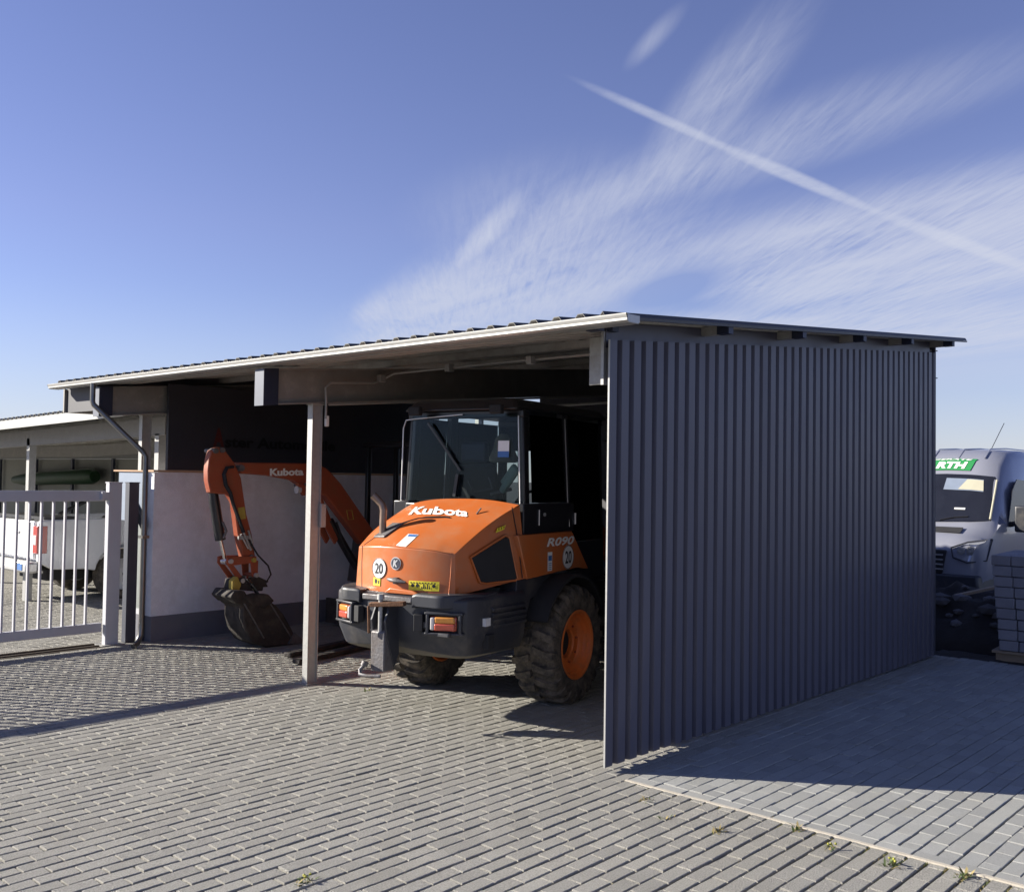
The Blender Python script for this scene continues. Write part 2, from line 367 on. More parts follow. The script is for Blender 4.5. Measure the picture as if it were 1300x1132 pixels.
# side wall: vertical corrugation in x, rail with studs above it
cw = MB(); y = 0.; pts = []
while y < 6.02:
    for dy, dx in ((0, 0), (.082, 0), (.097, -.034), (.125, -.034)): pts.append((min(y + dy, 6.035), dx))
    y += .14
pts.append((6.035, 0))
def wz(y): return 2.86 + .0897 * y
n = len(pts); vs = []
for off in (0, -.004):
    vs += [(dx + off, y, .028) for y, dx in pts] + [(dx + off, y, wz(y)) for y, dx in pts]
fs = []
for i in range(n - 1):
    fs += [(i, i + 1, n + i + 1, n + i), (2 * n + i, 3 * n + i, 3 * n + i + 1, 2 * n + i + 1), (n + i, n + i + 1, 3 * n + i + 1, 3 * n + i), (i, 2 * n + i, 2 * n + i + 1, i + 1)]
fs += [(0, n, 3 * n, 2 * n), (n - 1, 3 * n - 1, 4 * n - 1, 2 * n - 1)]
cw.add(vs, fs); wall = cw.build('side_wall', 'clad', CP)
et = MB(); et.b2((-.010, -.005, .028), (.003, -.001, 2.86)); et.build('edge_trim', 'galv', wall)
et = MB(); et.b2((-.05, 6.036, .028), (.003, 6.05, wz(6.03))); et.build('edge_trim', 'clad', wall)
rl = MB()
for zz in (.4, 1.5, 2.7):
    rl.hexa([(-.095, .4, zz), (-.05, .4, zz), (-.05, 5.8, zz + .25), (-.095, 5.8, zz + .25), (-.095, .4, zz + .06), (-.05, .4, zz + .06), (-.05, 5.8, zz + .31), (-.095, 5.8, zz + .31)])
rl.build('wall_rail', 'galv_dull', CP)
for y in (.02, 1.247, 2.458, 3.692, 4.879, 6.0):
    st = MB(); st.b2((-.075, y - .02, wz(y) - .3), (-.052, y + .02, zs(y) - .066)); st.build('stud', 'galv', CP)
# posts (H section)
def post(x, y, z1, w=.075, d=.115):
    m = MB(); m.b2((x - w / 2, y, .01), (x + w / 2, y + .009, z1)); m.b2((x - w / 2, y + d - .009, .01), (x + w / 2, y + d, z1)); m.b2((x - .006 + .02, y + .009, .01), (x + .004 + .02, y + d - .009, z1))
    o = m.build('post', 'galv', CP)
    m = MB(); m.b2((x - w / 2 - .03, y - .02, .0), (x + w / 2 + .03, y + d + .02, .01)); m.build('base_plate', 'galv_dull', o)
    m = MB(); m.b2((x - w / 2 - .01, y - .012, z1), (x + w / 2 + .01, y + d + .012, z1 + .012)); m.build('head_plate', 'galv_dull', o)
    return o
post(-3.615, .215, 2.578); post(-6.95, .26, 2.584)
for x in (-.2, -3.635, -6.83): post(x, 5.7, 3.06)
tf = MB(); tf.hexa([(-.050, .015, wz(0) - .05), (-.046, .015, wz(0) - .05), (-.046, 6.03, wz(6.03) - .05), (-.050, 6.03, wz(6.03) - .05), (-.050, .015, zs(0) - .004), (-.046, .015, zs(0) - .004), (-.046, 6.03, zs(6.03) - .004), (-.050, 6.03, zs(6.03) - .004)]); tf.build('top_flashing', 'clad', CP)
# downpipe
dp = MB(); dp.tube([(-6.78, -.39, 2.9), (-6.78, -.39, 2.70), (-6.76, -.385, 2.66), (-6.43, .02, 2.16), (-6.40, .05, 2.10), (-6.40, .05, .25)], .029, 12)
dp.tube([(-6.40, .05, .27), (-6.40, .045, .14), (-6.38, .0, .06), (-6.35, -.06, .03)], .032, 12)
dp.b2((-6.45, .01, 1.2), (-6.35, .09, 1.23))
dp.build('downpipe', 'pipe', CP, smooth=True)
# electrical conduit along the middle rafter, junction box, hanging switch
cd = MB(); xx = -3.53
cd.tube([(xx, .33, 2.45), (xx, .33, 2.62), (xx, .32, 2.74), (xx, .38, 2.79), (xx, .9, 2.83), (xx, 1.02, 2.88), (-3.4, 1.05, 2.93), (-2.0, 1.05, 2.94), (-.3, 1.05, 2.94)], .011, 8)
cd.build('conduit', 'galv', CP, smooth=True)
cd = MB(); cd.tube([(xx, .36, 2.585), (xx, 2.2, 2.75), (xx, 5.0, 3.0)], .011, 8); cd.tube([(-3.0, 3.0, 2.72), (-.9, 3.0, 2.74)], .014, 8); cd.build('conduit', 'gutter', CP, smooth=True)
for q in ((-3.52, .98, 2.88), (-1.6, 1.02, 2.93), (-2.6, 1.02, 2.93)):
    jb = MB(); jb.box(q, (.06, .07, .07)); jb.build('junction_box', 'galv', CP, bevel=.006)
jb = MB(); jb.box((-3.535, .345, 2.43), (.03, .035, .10)); jb.build('pull_switch', 'white', CP, bevel=.005)
jb = MB(); jb.box((-3.56, .34, 1.55), (.03, .06, .22)); jb.build('switch_box', 'galv', CP, bevel=.006)
# back wall, dark sheet
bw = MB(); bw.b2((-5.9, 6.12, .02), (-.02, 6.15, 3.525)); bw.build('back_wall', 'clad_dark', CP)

# ---------------------------------------------------------------- boundary wall with sign
BW = thing('boundary_wall', 'white rough rendered wall with grey plinth behind the excavator', 'wall', (-6.675, .3, 0))
w_ = MB(); w_.b2((-.24, 0, .287), (0, 5.7, 1.93)); w_.build('wall', 'render_wall', BW)
w_ = MB(); w_.b2((-.24, .0, -.02), (.012, 5.7, .284)); w_.build('plinth', 'plinth', BW, bevel=.004)
w_ = MB(); w_.b2((-.26, -.02, 1.932), (.02, 5.7, 1.955)); w_.build('coping', 'terracotta', BW)
SG = thing('sign_board', 'dark sign board with faint black lettering and red initial above the white wall', 'sign', (-6.66, .45, 1.957))
s_ = MB(); s_.b2((-.05, 0, .0), (0, 4.1, 1.0)); s_.build('panel', 'sign_dark', SG)
t_ = MB(); add_text(t_, 'ster Automobile', lambda a, b: (.004, .735 + 1.65 * a, .285 + .135 * b), bold=.03); t_.build('lettering', 'sign_ink', SG)
t_ = MB(); add_text(t_, 'A', lambda a, b: (.004, .575 + .15 * a, .285 + .23 * b), bold=.05); t_.build('red_initial', 'sign_red', SG)
t_ = MB(); t_.tube([(.02, .75, .08), (.02, 1.55, .07)], .008, 6); t_.build('light_tube', 'silver', SG)

# ---------------------------------------------------------------- gate
GX = -6.85
GT = thing('sliding_gate', 'grey steel sliding gate with vertical bars in front of the pickup', 'gate', (GX, -2.4, 0))
def gb(a, b): return MB().b2((a[0] - 0, a[1] + 2.4, a[2]), (b[0], b[1] + 2.4, b[2]))
gb((-.03, -4.55, 1.60), (.03, -.2, 1.715)).build('top_rail', 'gate', GT, bevel=.006)
gb((-.035, -4.55, .15), (.035, -.2, .25)).build('bottom_rail', 'gate', GT, bevel=.006)
for k in range(35):
    y = -.372 - k * .1253
    gb((-.018, y - .010, .25), (.018, y + .010, 1.60)).build('bar', 'gate', GT)
gb((-.03, -4.62, .15), (.03, -4.5, 1.715)).build('end_stile', 'gate', GT, bevel=.006)
gb((-.02, -5.3, .15), (.02, -4.62, 1.70)).build('end_panel', 'gate', GT)  # solid panel out of view, added from the wide shadow it throws
GP = thing('gate_post', 'light grey square steel post at the end of the barred gate', 'post', (GX + .03, -.1, 0))
MB().b2((-.04, -.075, 0), (.045, .075, 1.80)).build('shaft', 'gate', GP, bevel=.006)
MB().b2((-.045, -.08, 1.80), (.05, .08, 1.812)).build('cap', 'gate', GP)
MB().b2((-.06, -.16, 1.62), (.06, -.076, 1.70)).build('catch', 'gate', GP)
MB().b2((-.09, -.13, .0), (.1, .13, .012)).build('base_plate', 'galv', GP)
GQ = thing('gate_post', 'dark square steel post standing just behind the light grey gate post', 'post', (GX + .0, .13, 0))
MB().b2((-.05, -.06, 0), (.05, .06, 1.80)).build('shaft', 'gate_dark', GQ, bevel=.005)
MB().b2((-.055, -.065, 1.80), (.055, .065, 1.812)).build('cap', 'gate_dark', GQ)
TR = MB(); TR.b2((-6.90, -5.0, .004), (-6.87, -.25, .022)); TR.b2((-6.78, -5.0, .004), (-6.75, -.25, .018)); TR.b2((-6.99, -5, .002), (-6.7, -.25, .006))
tag(TR.build('gate_track', 'track_steel'), 'low steel guide track on the paving under the barred gate', 'gate track')
# grey side panel with glazed lower half between gate and downpipe
SP = thing('side_panel', 'blue grey panel with dull glazed lower part between gate post and downpipe', 'fence panel', (-6.93, .27, 0))
MB().b2((-.50, -.02, 1.36), (.12, .02, 1.93)).build('upper_sheet', 'cabinet', SP)
MB().b2((-.26, -.012, .36), (.10, .012, 1.45)).build('pane', 'pane_dull', SP)
MB().b2((-.26, -.02, .02), (.10, .02, .30)).build('lower_sheet', 'plinth', SP)
MB().b2((-.26, -.024, .30), (.10, .024, .36)).build('sill', 'gate', SP)
MB().b2((.10, -.02, .0), (.13, .02, 1.45)).build('frame', 'gate_dark', SP)
MB().bar((-.12, -.05, 1.60), (.2, -.05, 1.30), .03, .09).build('handrail', 'gate_dark', SP)
MB().b2((-.60, -.04, 1.932), (.12, .1, 1.95)).build('coping', 'terracotta', SP)

# ---------------------------------------------------------------- neighbouring carport
NC = thing('neighbour_carport', 'low open shelter with ribbed bright eave left of the carport', 'carport', (-9.5, .2, 0))
nr = MB(); xs = []; x = -22.; 
while x < 2.3: xs += [(x, 0), (x + .05, 0), (x + .07, .03), (x + .11, .03), (x + .13, 0)]; x += .15
def nz_(y, x): return 2.66 + .022 * max(x, -6) + .006 * y
nn = len(xs); vs = []
for y in (0, 5.8):
    for off in (0, .006): vs += [(x, y, nz_(y, x) + dz + off) for x, dz in xs]
nr.add(vs, [(i, i + 1, 2 * nn + i + 1, 2 * nn + i) for i in range(nn - 1)] + [(nn + i, 3 * nn + i, 3 * nn + i + 1, nn + i + 1) for i in range(nn - 1)] + [(i, nn + i, nn + i + 1, i + 1) for i in range(nn - 1)])
nr.build('roof_sheet', 'galv_dark', NC)
def nbar(y, h, zoff, name, m, d=.05):
    a = MB(); a.bar((-6, y, nz_(y, -6) - zoff), (2.3, y, nz_(y, 2.3) - zoff), d, h); a.bar((-22, y, nz_(y, -6) - zoff), (-6.003, y, nz_(y, -6) - zoff), d, h); a.build(name, m, NC)
nbar(-.02, .12, .07, 'eave_board', 'gutter', .03)
for y in (.9, 1.9, 2.9, 4.0, 5.2): nbar(y, .10, .06, 'purlin', 'galv_dull')
for y in (.55, 3.4): nbar(y, .22, .22, 'beam', 'beam', .1)
for x in (-1.75, 2.1, -5.4):
    a = MB(); a.b2((x - .05, .5, 0), (x + .05, .6, 2.4)); a.build('post', 'galv', NC)
bwl = MB(); bwl.b2((-24, 5.95, 0), (.4, 6.1, 2.24)); bwl.build('back_wall', 'old_render', NC)
us = MB(); k = 0
while k < 6: us.b2((-24, 5.90 - .02 * (k % 2), 2.243 + k * .17), (.4, 6.0, 2.243 + k * .17 + .165)); k += 1
us.build('upper_sheet', 'galv_dark', NC)
for x in (-17.3, -14.74, -12.46, -10.18, -7.9, -5.6):
    a = MB(); a.b2((x - .05, 5.82, 0), (x + .05, 5.885, 2.24)); a.build('wall_stud', 'gate_dark', NC)
tp = MB(); tp.tube([(-25.2, 5.85, 1.66), (-24.2, 5.8, 1.68), (-22.0, 5.8, 1.76), (-20.3, 5.8, 1.80), (-20.1, 5.8, 1.8)], [.10, .17, .19, .2, .14], 12)
tag(tp.build('tarp_roll', 'tarp', smooth=True), 'dark green roll hung along the shelter back wall above the pickup', 'rolled tarp')

# ---------------------------------------------------------------- pickup
PU = thing('pickup_truck', 'white pickup truck parked tail first behind the barred gate', 'pickup', (-11.5, .62, 0))
W = .92
bd = MB()
bed = [(0, .62), (0, 1.19), (.04, 1.22), (1.62, 1.24), (1.62, .5), (1.40, .5)]
arch = [(1.27 + .43 * math.cos(t), .40 + .43 * math.sin(t)) for t in [PI * k / 10 for k in range(11)]]
side = [(0, .62), (0, 1.19), (.04, 1.215), (2.02, 1.235), (2.02, .45)] + [(y, max(z, .45)) for y, z in arch] + [(.70, .48), (.2, .5)]
for sx in (-1, 1):
    bd.prism(side, lambda p, a: (a, p[0], p[1]), sx * W, sx * (W - .08))
bd.b2((-W + .08, .06, .60), (W - .08, 2.02, .68)); bd.b2((-W + .08, 1.96, .68), (W - .08, 2.02, 1.20))
cab = [(1.66, .45), (1.66, 1.22), (1.78, 1.74), (2.2, 1.80), (3.0, 1.80), (3.75, 1.28), (4.9, 1.15), (5.05, .8), (5.05, .45)]
cab = [(y + .36, z) for y, z in cab]
bd.prism(cab, lambda p, a: (a * (1 if p[1] < 1.3 else .84), p[0], p[1]), -W, W)
bd.build('body', 'car_white', PU, bevel=.02)
tg = MB(); tg.b2((-W + .12, -.02, .66), (W - .12, .04, 1.20)); tg.build('tailgate', 'car_white', PU, bevel=.018)
hd = MB(); hd.b2((.1, -.035, 1.0), (.3, -.018, 1.04)); hd.b2((.50, -.03, .98), (.62, -.018, 1.0)); hd.b2((.51, -.03, 1.06), (.60, -.018, 1.085)); hd.build('tailgate_handle', 'silver', PU, bevel=.004)
for sx in (-1, 1):
    l = MB(); l.m = 0; l.b2((sx * (W - .14), -.025, .74), (sx * (W + .008), .12, 1.13))
    l.m = 1; l.b2((sx * (W - .12), -.031, .86), (sx * (W - .02), -.02, 1.0))
    l.build('tail_lamp', ['lamp_red', 'lens_clear'], PU, bevel=.02)
bp = MB(); bp.b2((-W + .02, -.16, .46), (W - .02, .02, .62)); bp.build('bumper', 'silver', PU, bevel=.03)
pl_ = MB(); pl_.b2((.1, -.17, .52), (.5, -.161, .62)); pl_.build('number_plate', 'plate_white', PU); MB().b2((.52, -.168, .5), (.78, -.161, .60)).build('plate_band', 'blue_ink', PU)
rbm = MB()
for sx in (-1, 1): rbm.tube([(sx * .78, 1.0, 1.22), (sx * .74, 1.78, 1.62), (sx * .55, 1.84, 1.66), (0, 1.84, 1.67)], .035, 10)
rbm.b2((-.84, .1, 1.215), (.84, .55, 1.26)); rbm.build('roll_bar', 'black', PU, smooth=True)
un = MB(); un.b2((-.5, .3, .3), (.5, 4.6, .46)); un.build('underbody', 'matt', PU)
wn = MB(); wn.hexa([(-.72, 2.025, 1.30), (.72, 2.025, 1.30), (.72, 2.05, 1.30), (-.72, 2.05, 1.30), (-.68, 2.115, 1.70), (.68, 2.115, 1.70), (.68, 2.14, 1.70), (-.68, 2.14, 1.70)]); wn.build('rear_window', 'glass_dark', PU)
def car_wheel(parent, x, y, r, w):
    m = MB(); m.lathe([(-w / 2, r * .62), (-w / 2, r * .94), (-w / 2 + .03, r), (w / 2 - .03, r), (w / 2, r * .94), (w / 2, r * .62)], 'x', (x, y, r), 32); o = m.build('tyre', 'rubber', parent, smooth=True)
    m = MB(); m.lathe([(-w / 2 + .01, .02), (-w / 2 + .02, r * .5), (-w / 2, r * .63), (w / 2, r * .63), (w / 2 - .02, r * .5), (w / 2 - .01, .02)], 'x', (x, y, r), 32)
    m.build('rim', 'silver', o, smooth=True)
for x in (-.8, .8):
    for y in (1.27, 4.46): car_wheel(PU, x, y, .38, .25)

# ---------------------------------------------------------------- wheel loader
LA = R(11.4)
LD = thing('wheel_loader', 'orange compact wheel loader parked rear first inside the carport', 'wheel loader', (-2.238, 1.252, 0), LA)
SR = [(-.48, 1.345), (-.3, 1.36), (0, 1.368), (.3, 1.352), (.39, 1.338), (.477, 1.33)]
SF = [(-.64, 1.55), (-.43, 1.676), (-.2, 1.728), (.1, 1.745), (.4, 1.74), (.68, 1.707)]
def lerp(a, b, k): return a + (b - a) * k
def crom(P, s):
    i = min(int(s), len(P) - 2); k = s - i
    p0, p1, p2, p3 = P[max(i - 1, 0)], P[i], P[i + 1], P[min(i + 2, len(P) - 1)]
    return [.5 * (2 * p1[j] + (p2[j] - p0[j]) * k + (2 * p0[j] - 5 * p1[j] + 4 * p2[j] - p3[j]) * k * k + (3 * p1[j] - p0[j] - 3 * p2[j] + p3[j]) * k ** 3) for j in (0, 1)]
def hood(s, t, up=0.):
    a = crom(SR, s); b = crom(SF, s); y0 = -1.42 + .12 * (a[0] / .48) ** 2
    return Vector((lerp(a[0], b[0], t), lerp(y0, -.68, t), lerp(a[1], b[1], t) + .03 * math.sin(PI * t) + up))
NS, NT = 40, 14
h = MB()
h.grid(lambda u, v: hood(5 * u, v), NS, NT)
def rear(u, v):
    p = hood(5 * u, 0); zb = 1.012; bx = p.x * 1.03
    return Vector((lerp(bx, p.x, v), p.y - .0 + .012 * (1 - v) * -1, lerp(zb, p.z, v)))
h.grid(rear, NS, 4)
def sidef(s):
    def f(u, v):
        p = hood(s, u); b = Vector((p.x * 1.03 if u < .01 else p.x + (.012 if s else -.012), lerp(-1.30 - .012, -.575, u) if v < 1 else p.y, lerp(1.012, 1.105, u)))
        b.y = lerp(-1.312, -.575, u)
        q = b.lerp(p, v); return q
    return f
for s in (0, 5): h.grid(sidef(s), NT, 4)
h.add([hood(0, 1), hood(5, 1), sidef(5)(1, 0), sidef(0)(1, 0)], [(0, 1, 2, 3)])
h.add([sidef(0)(0, 0), sidef(5)(0, 0), sidef(5)(1, 0), sidef(0)(1, 0)], [(0, 1, 2, 3)])
hoodo = h.build('hood', 'orange', LD, smooth=True, weld=True, bevel=.016, seg=3, angle=28)
# side window grille (recessed mesh panel, both sides)
win = [(-1.164, 1.300), (-.84, 1.452), (-.80, 1.440), (-.715, 1.125), (-.73, 1.105), (-1.02, 1.097), (-1.074, 1.11)]
def sx_at(y, z, s):
    t = (y + 1.3) / .62; t = min(max(t, 0), 1.15)
    P = hood(5 if s > 0 else 0, min(t, 1)); return P.x + (.004 if s > 0 else -.004)
for s in (1, -1):
    def wl_(p, a):
        base = sx_at(p[0], p[1], s)
        return (base + s * a, p[0], p[1] if s > 0 else p[1] - .10 * (p[1] - 1.1) / .35)
    cyw = sum(p[0] for p in win) / 7; czw = sum(p[1] for p in win) / 7
    big = [(cyw + (y - cyw) * 1.03, czw + (z - czw) * 1.05) for y, z in win]
    m = MB(); m.prism(win, wl_, -.02, .016); m.m = 1
    for k in range(1, 9):
        zz = 1.10 + k * .04
        m.b2((0, 0, 0), (0, 0, 0)) if False else None
    o = m.build('side_vent', 'matt', hoodo, bevel=.006)
    r_ = MB(); pts_ = [Vector(wl_(p, .012)) for p in big]; r_.tube(pts_ + [pts_[0], pts_[1]], .009, 8); r_.build('vent_frame', 'orange', o, smooth=True)
# seams
def seam(st):
    m = MB(); m.tube([hood(s, t, .0005) for s, t in st], .004, 6); return m
def dense(st, n=8):
    out = []
    for i in range(len(st) - 1):
        for k in range(n): out.append((lerp(st[i][0], st[i + 1][0], k / n), lerp(st[i][1], st[i + 1][1], k / n)))
    return out + [st[-1]]
m = seam(dense([(.45, .0), (.75, .12), (1.1, .24), (1.5, .34), (1.9, .46), (2.3, .535), (2.75, .56)]))
m.tube([rear(.09, 1), rear(.10, .6), rear(.125, .05)], .004, 6)
m.tube([Vector((sx_at(-.76, 0, 1) + .002, -.765, 1.69)), Vector((sx_at(-.72, 0, 1) + .004, -.70, 1.46)), Vector((sx_at(-.66, 0, 1) + .004, -.63, 1.11))], .004, 6)
m.build('panel_seam', 'ink', hoodo)
m = MB(); m.tube([hood(s, .008, .002) for s in [.3 + .25 * k for k in range(18)]], .005, 6); m.tube([hood(4.6, .01, .003), rear(.915, .5), rear(.89, .05)], .004, 6); m.build('hood_crease', 'orange', hoodo, smooth=True)
# raised lip on top of hood (air scoop line)
m = MB(); m.tube([hood(s, t, .004) for s, t in dense([(1.6, .40), (2.1, .50), (2.9, .545), (3.1, .54)])], [.004] * 12 + [.008] * 12 + [.004], 6); m.build('scoop_lip', 'black', hoodo, smooth=True)
# lettering on hood top
m = MB(); 
def kub(a, b):
    s = lerp(lerp(1.62, 1.60, b), lerp(3.80, 3.62, b), a); t = lerp(lerp(.585, .80, b), lerp(.575, .72, b), a); return hood(s, t, .006)
add_text(m, 'Kubota', kub, bold=.035); m.build('lettering', 'white', hoodo)
# rear decals
def rp(x, z, out=.0):
    u = None
    yy = -1.42 + .12 * (x / .48) ** 2
    f = (1.368 - z) / .356
    return Vector((x, yy - .012 * f - out, z))
def disc(m, cx, cz, rx, rz, o0, o1, n=28, fn=rp):
    m.add([fn(cx, cz, o1)] + [fn(cx + rx * math.cos(2 * PI * k / n), cz + rz * math.sin(2 * PI * k / n), o1) for k in range(n)], [(0, 1 + k, 1 + (k + 1) % n) for k in range(n)])
def rquad(m, x0, x1, z0, z1, o=.006, fn=rp, n=4):
    m.grid(lambda a, b: fn(lerp(x0, x1, a), lerp(z0, z1, b), o), n, 1)
def speed_disc(fn, cx, cz, r, parent):
    m = MB(); disc(m, cx, cz, r, r, 0, .006, fn=fn); m.m = 1
    n = 28
    m.add([fn(cx + q * math.cos(2 * PI * k / n), cz + q * math.sin(2 * PI * k / n), .0075) for q in (r * .93, r * .985) for k in range(n)], [(k, (k + 1) % n, n + (k + 1) % n, n + k) for k in range(n)])
    add_text(m, '20', lambda a, b: fn(cx + (a - .5) * r * 1.12, cz + (b - .5) * r * 1.05, .009), bold=.02)
    m.build('speed_disc', ['white', 'ink'], parent)
speed_disc(rp, -.176, 1.193, .082, hoodo)
m = MB(); disc(m, .003, 1.243, .05, .05, 0, .008); m.m = 1; disc(m, .003, 1.243, .042, .042, 0, .011); m.m = 0
add_text(m, 'K', lambda a, b: rp(.003 + (a - .5) * .05, 1.243 + (b - .5) * .055, .013), bold=.06, shear=.2); m.build('emblem', ['silver', 'beam_blue'], hoodo)
m = MB(); rquad(m, -.235, -.155, 1.055, 1.118); m.m = 1
disc(m, -.205, 1.09, .017, .02, 0, .0075, 10); rquad(m, -.178, -.165, 1.07, 1.10, .0075, n=1); m.build('warning_sticker', ['yellow', 'ink'], hoodo)
m = MB(); rquad(m, .13, .375, 1.045, 1.118); m.m = 1
for q in (.165, .205, .335): disc(m, q, 1.083, .014, .014, 0, .0075, 8)
for q in range(5): rquad(m, .235 + q * .016, .244 + q * .016, 1.06, 1.075 + .02 * (q % 2), .0075, n=1)
for q in range(9): rquad(m, .145 + q * .024, .157 + q * .024, 1.098, 1.108, .0075, n=1)
m.build('warning_sticker', ['yellow', 'ink'], hoodo)
m = MB(); m.add([hood(1.95, .02, .004), hood(2.25, .008, .004), hood(2.42, .213, .004), hood(2.12, .215, .004)], [(0, 1, 2, 3)]); m.m = 1
m.add([hood(2.14, .17, .006), hood(2.36, .17, .006), hood(2.40, .205, .006), hood(2.15, .205, .006)], [(0, 1, 2, 3)]); m.build('label', ['white', 'blue_ink'], hoodo)
# latch handle
m = MB(); m.tube([(-.065, -1.445, 1.118), (-.02, -1.47, 1.118), (.05, -1.475, 1.112), (.12, -1.455, 1.105)], [.008, .016, .018, .01], 10); m.b2((.0, -1.46, 1.085), (.035, -1.41, 1.135)); m.build('latch', 'iron', hoodo, smooth=True)
m = MB(); m.prism([(-.09, 1.012), (.27, 1.012), (.18, 1.045), (-.03, 1.055)], lambda p, a: (p[0], -1.43 - a, p[1]), 0, .03); m.build('lower_lip', 'orange', hoodo, bevel=.008)
m = MB()
for s_, t_ in ((4.2, .55), (4.3, .6)): pass
m.tube([hood(4.05, .66, .0), hood(4.12, .72, .03)], .006, 6); m.build('washer_jet', 'iron', hoodo)
# small hood-side sticker
m = MB(); m.add([(sx_at(y, z, 1) + .008, y, z) for y, z in ((-.93, 1.487), (-.845, 1.513), (-.83, 1.548), (-.915, 1.523))], [(0, 1, 2, 3)]); m.m = 1
for q in range(3): m.add([(sx_at(-.9 + q * .025, 0, 1) + .010, -.905 + q * .025 + dy, 1.505 + q * .008 + dz) for dy, dz in ((0, 0), (.014, .004), (.016, .024), (.003, .02))], [(0, 1, 2, 3)])
m.build('warning_sticker', ['yellow', 'ink'], hoodo)
# side panels with model name
sp = [(-.745, 1.462), (.20, 1.462), (.535, 1.105), (.30, 1.13), (0, 1.12), (-.585, 1.098)]
def spf(sgn):
    return lambda p, a: (sgn * (.690 + a), p[0], p[1])
for s in (1, -1):
    m = MB(); m.prism(sp, spf(s), -.05, .02); o = m.build('side_panel', 'orange', LD, bevel=.008)
    if s > 0: PANEL = o
    fn = (lambda x, z, o_=0: Vector((.711 + o_, x, z))) if s > 0 else (lambda x, z, o_=0: Vector((-.711 - o_, -x, z)))
    sg = 1 if s > 0 else -1
    cx0 = .115 if s > 0 else -.115
    speed_disc(fn, cx0, 1.237, .106, o)
    m = MB(); tx = -.275 if s > 0 else -.23
    add_text(m, 'R090', lambda a, b: fn(tx + .505 * a + .0, 1.345 + .075 * b, .004), bold=.03, shear=.25); m.build('model_lettering', 'white', o)
    m = MB(); q0 = -.255 if s > 0 else .175
    m.add([fn(q0, 1.14, .004), fn(q0 + .08, 1.14, .004), fn(q0 + .08, 1.30, .004), fn(q0, 1.30, .004)], [(0, 1, 2, 3)]); m.m = 1
    m.add([fn(q0 + .01, 1.225, .006), fn(q0 + .07, 1.225, .006), fn(q0 + .07, 1.27, .006), fn(q0 + .01, 1.27, .006)], [(0, 1, 2, 3)])
    for q in range(4): m.add([fn(q0 + .012, 1.15 + q * .017, .006), fn(q0 + .066, 1.15 + q * .017, .006), fn(q0 + .066, 1.157 + q * .017, .006), fn(q0 + .012, 1.157 + q * .017, .006)], [(0, 1, 2, 3)])
    m.build('info_sticker', ['white', 'blue_ink'], o)
# counterweight: ring loft
half = [(.0, -1.475), (.2, -1.475), (.22, -1.47), (.40, -1.455), (.55, -1.425), (.635, -1.36), (.665, -1.27), (.70, -1.0), (.705, -.72), (.70, -.60)]
out = [(-x, y) for x, y in reversed(half[1:])] + half
def ring(k, inset, zf, fwd=0.):
    r = []
    for x, y in out:
        L = Vector((x, y + .3)); n_ = L.normalized()
        r.append((x - n_.x * inset, y - n_.y * inset + fwd, zf(x, y)))
    return r
cwm = MB()
fl = lambda x, y: max(0, (y + 1.3)) / .7
levels = [(.035, lambda x, y: 1.005 + .005), (.0, lambda x, y: .985), (-.004, lambda x, y: .80), (.01, lambda x, y: .70 - .05 * fl(x, y)), (.07, lambda x, y: .60 - .04 * min(1, abs(x) / .6) - .02 * fl(x, y)), (.16, lambda x, y: .53)]
n = len(out); vs = []
for ins, zf in levels: vs += ring(0, ins, zf)
fs = []; mi = []
for l in range(len(levels) - 1):
    for i in range(n - 1): fs.append((l * n + i, l * n + i + 1, (l + 1) * n + i + 1, (l + 1) * n + i)); mi.append(1 if l >= 4 else 0)
b0 = len(cwm.v); cwm.add(vs, fs); cwm.mi = mi
cwm.m = 0; cwm.f.append(list(range(n))); cwm.mi.append(0); cwm.f.append(list(range((len(levels) - 1) * n, len(levels) * n))[::-1]); cwm.mi.append(1)
CWT = cwm.build('counterweight', ['plastic', 'dusty'], LD, smooth=True, bevel=.01, seg=2, angle=40)
# bumper horn blocks left and right of the hitch recess
for s in (1, -1):
    m = MB(); x0, x1 = (.215, .66) if s > 0 else (-.655, -.30)
    def bl(u, v):
        x = lerp(x0, x1, u); ax = abs(x); y = -1.50 + (0.0 if ax < .45 else .30 * ((ax - .45) / .2) ** 2)
        z = (1.035, 1.0, .80, .72)[0] if v == 0 else v
        return x, y
    K = 12; top = []; 
    rows = [(.06, 1.03), (.012, 1.032), (.0, 1.015), (.0, .93)]
    vs = []; 
    for dy, zz in rows:
        for k in range(K + 1): x, y = bl(k / K, 1); vs.append((x, y + dy, zz - (.012 if k in (0, K) else 0)))
    for k in range(K + 1): x, y = bl(k / K, 1); vs.append((x, y + .2, .93))
    for k in range(K + 1): x, y = bl(k / K, 1); vs.append((x, y + .2, 1.03))
    nr_ = 6
    fs = [(r * (K + 1) + k, r * (K + 1) + k + 1, ((r + 1) % nr_) * (K + 1) + k + 1, ((r + 1) % nr_) * (K + 1) + k) for r in range(nr_) for k in range(K)]
    fs += [tuple(r * (K + 1) for r in range(nr_)), tuple(r * (K + 1) + K for r in range(nr_))[::-1]]
    m.add(vs, fs); m.build('bumper_cap', 'plastic', CWT, smooth=True, bevel=.006)
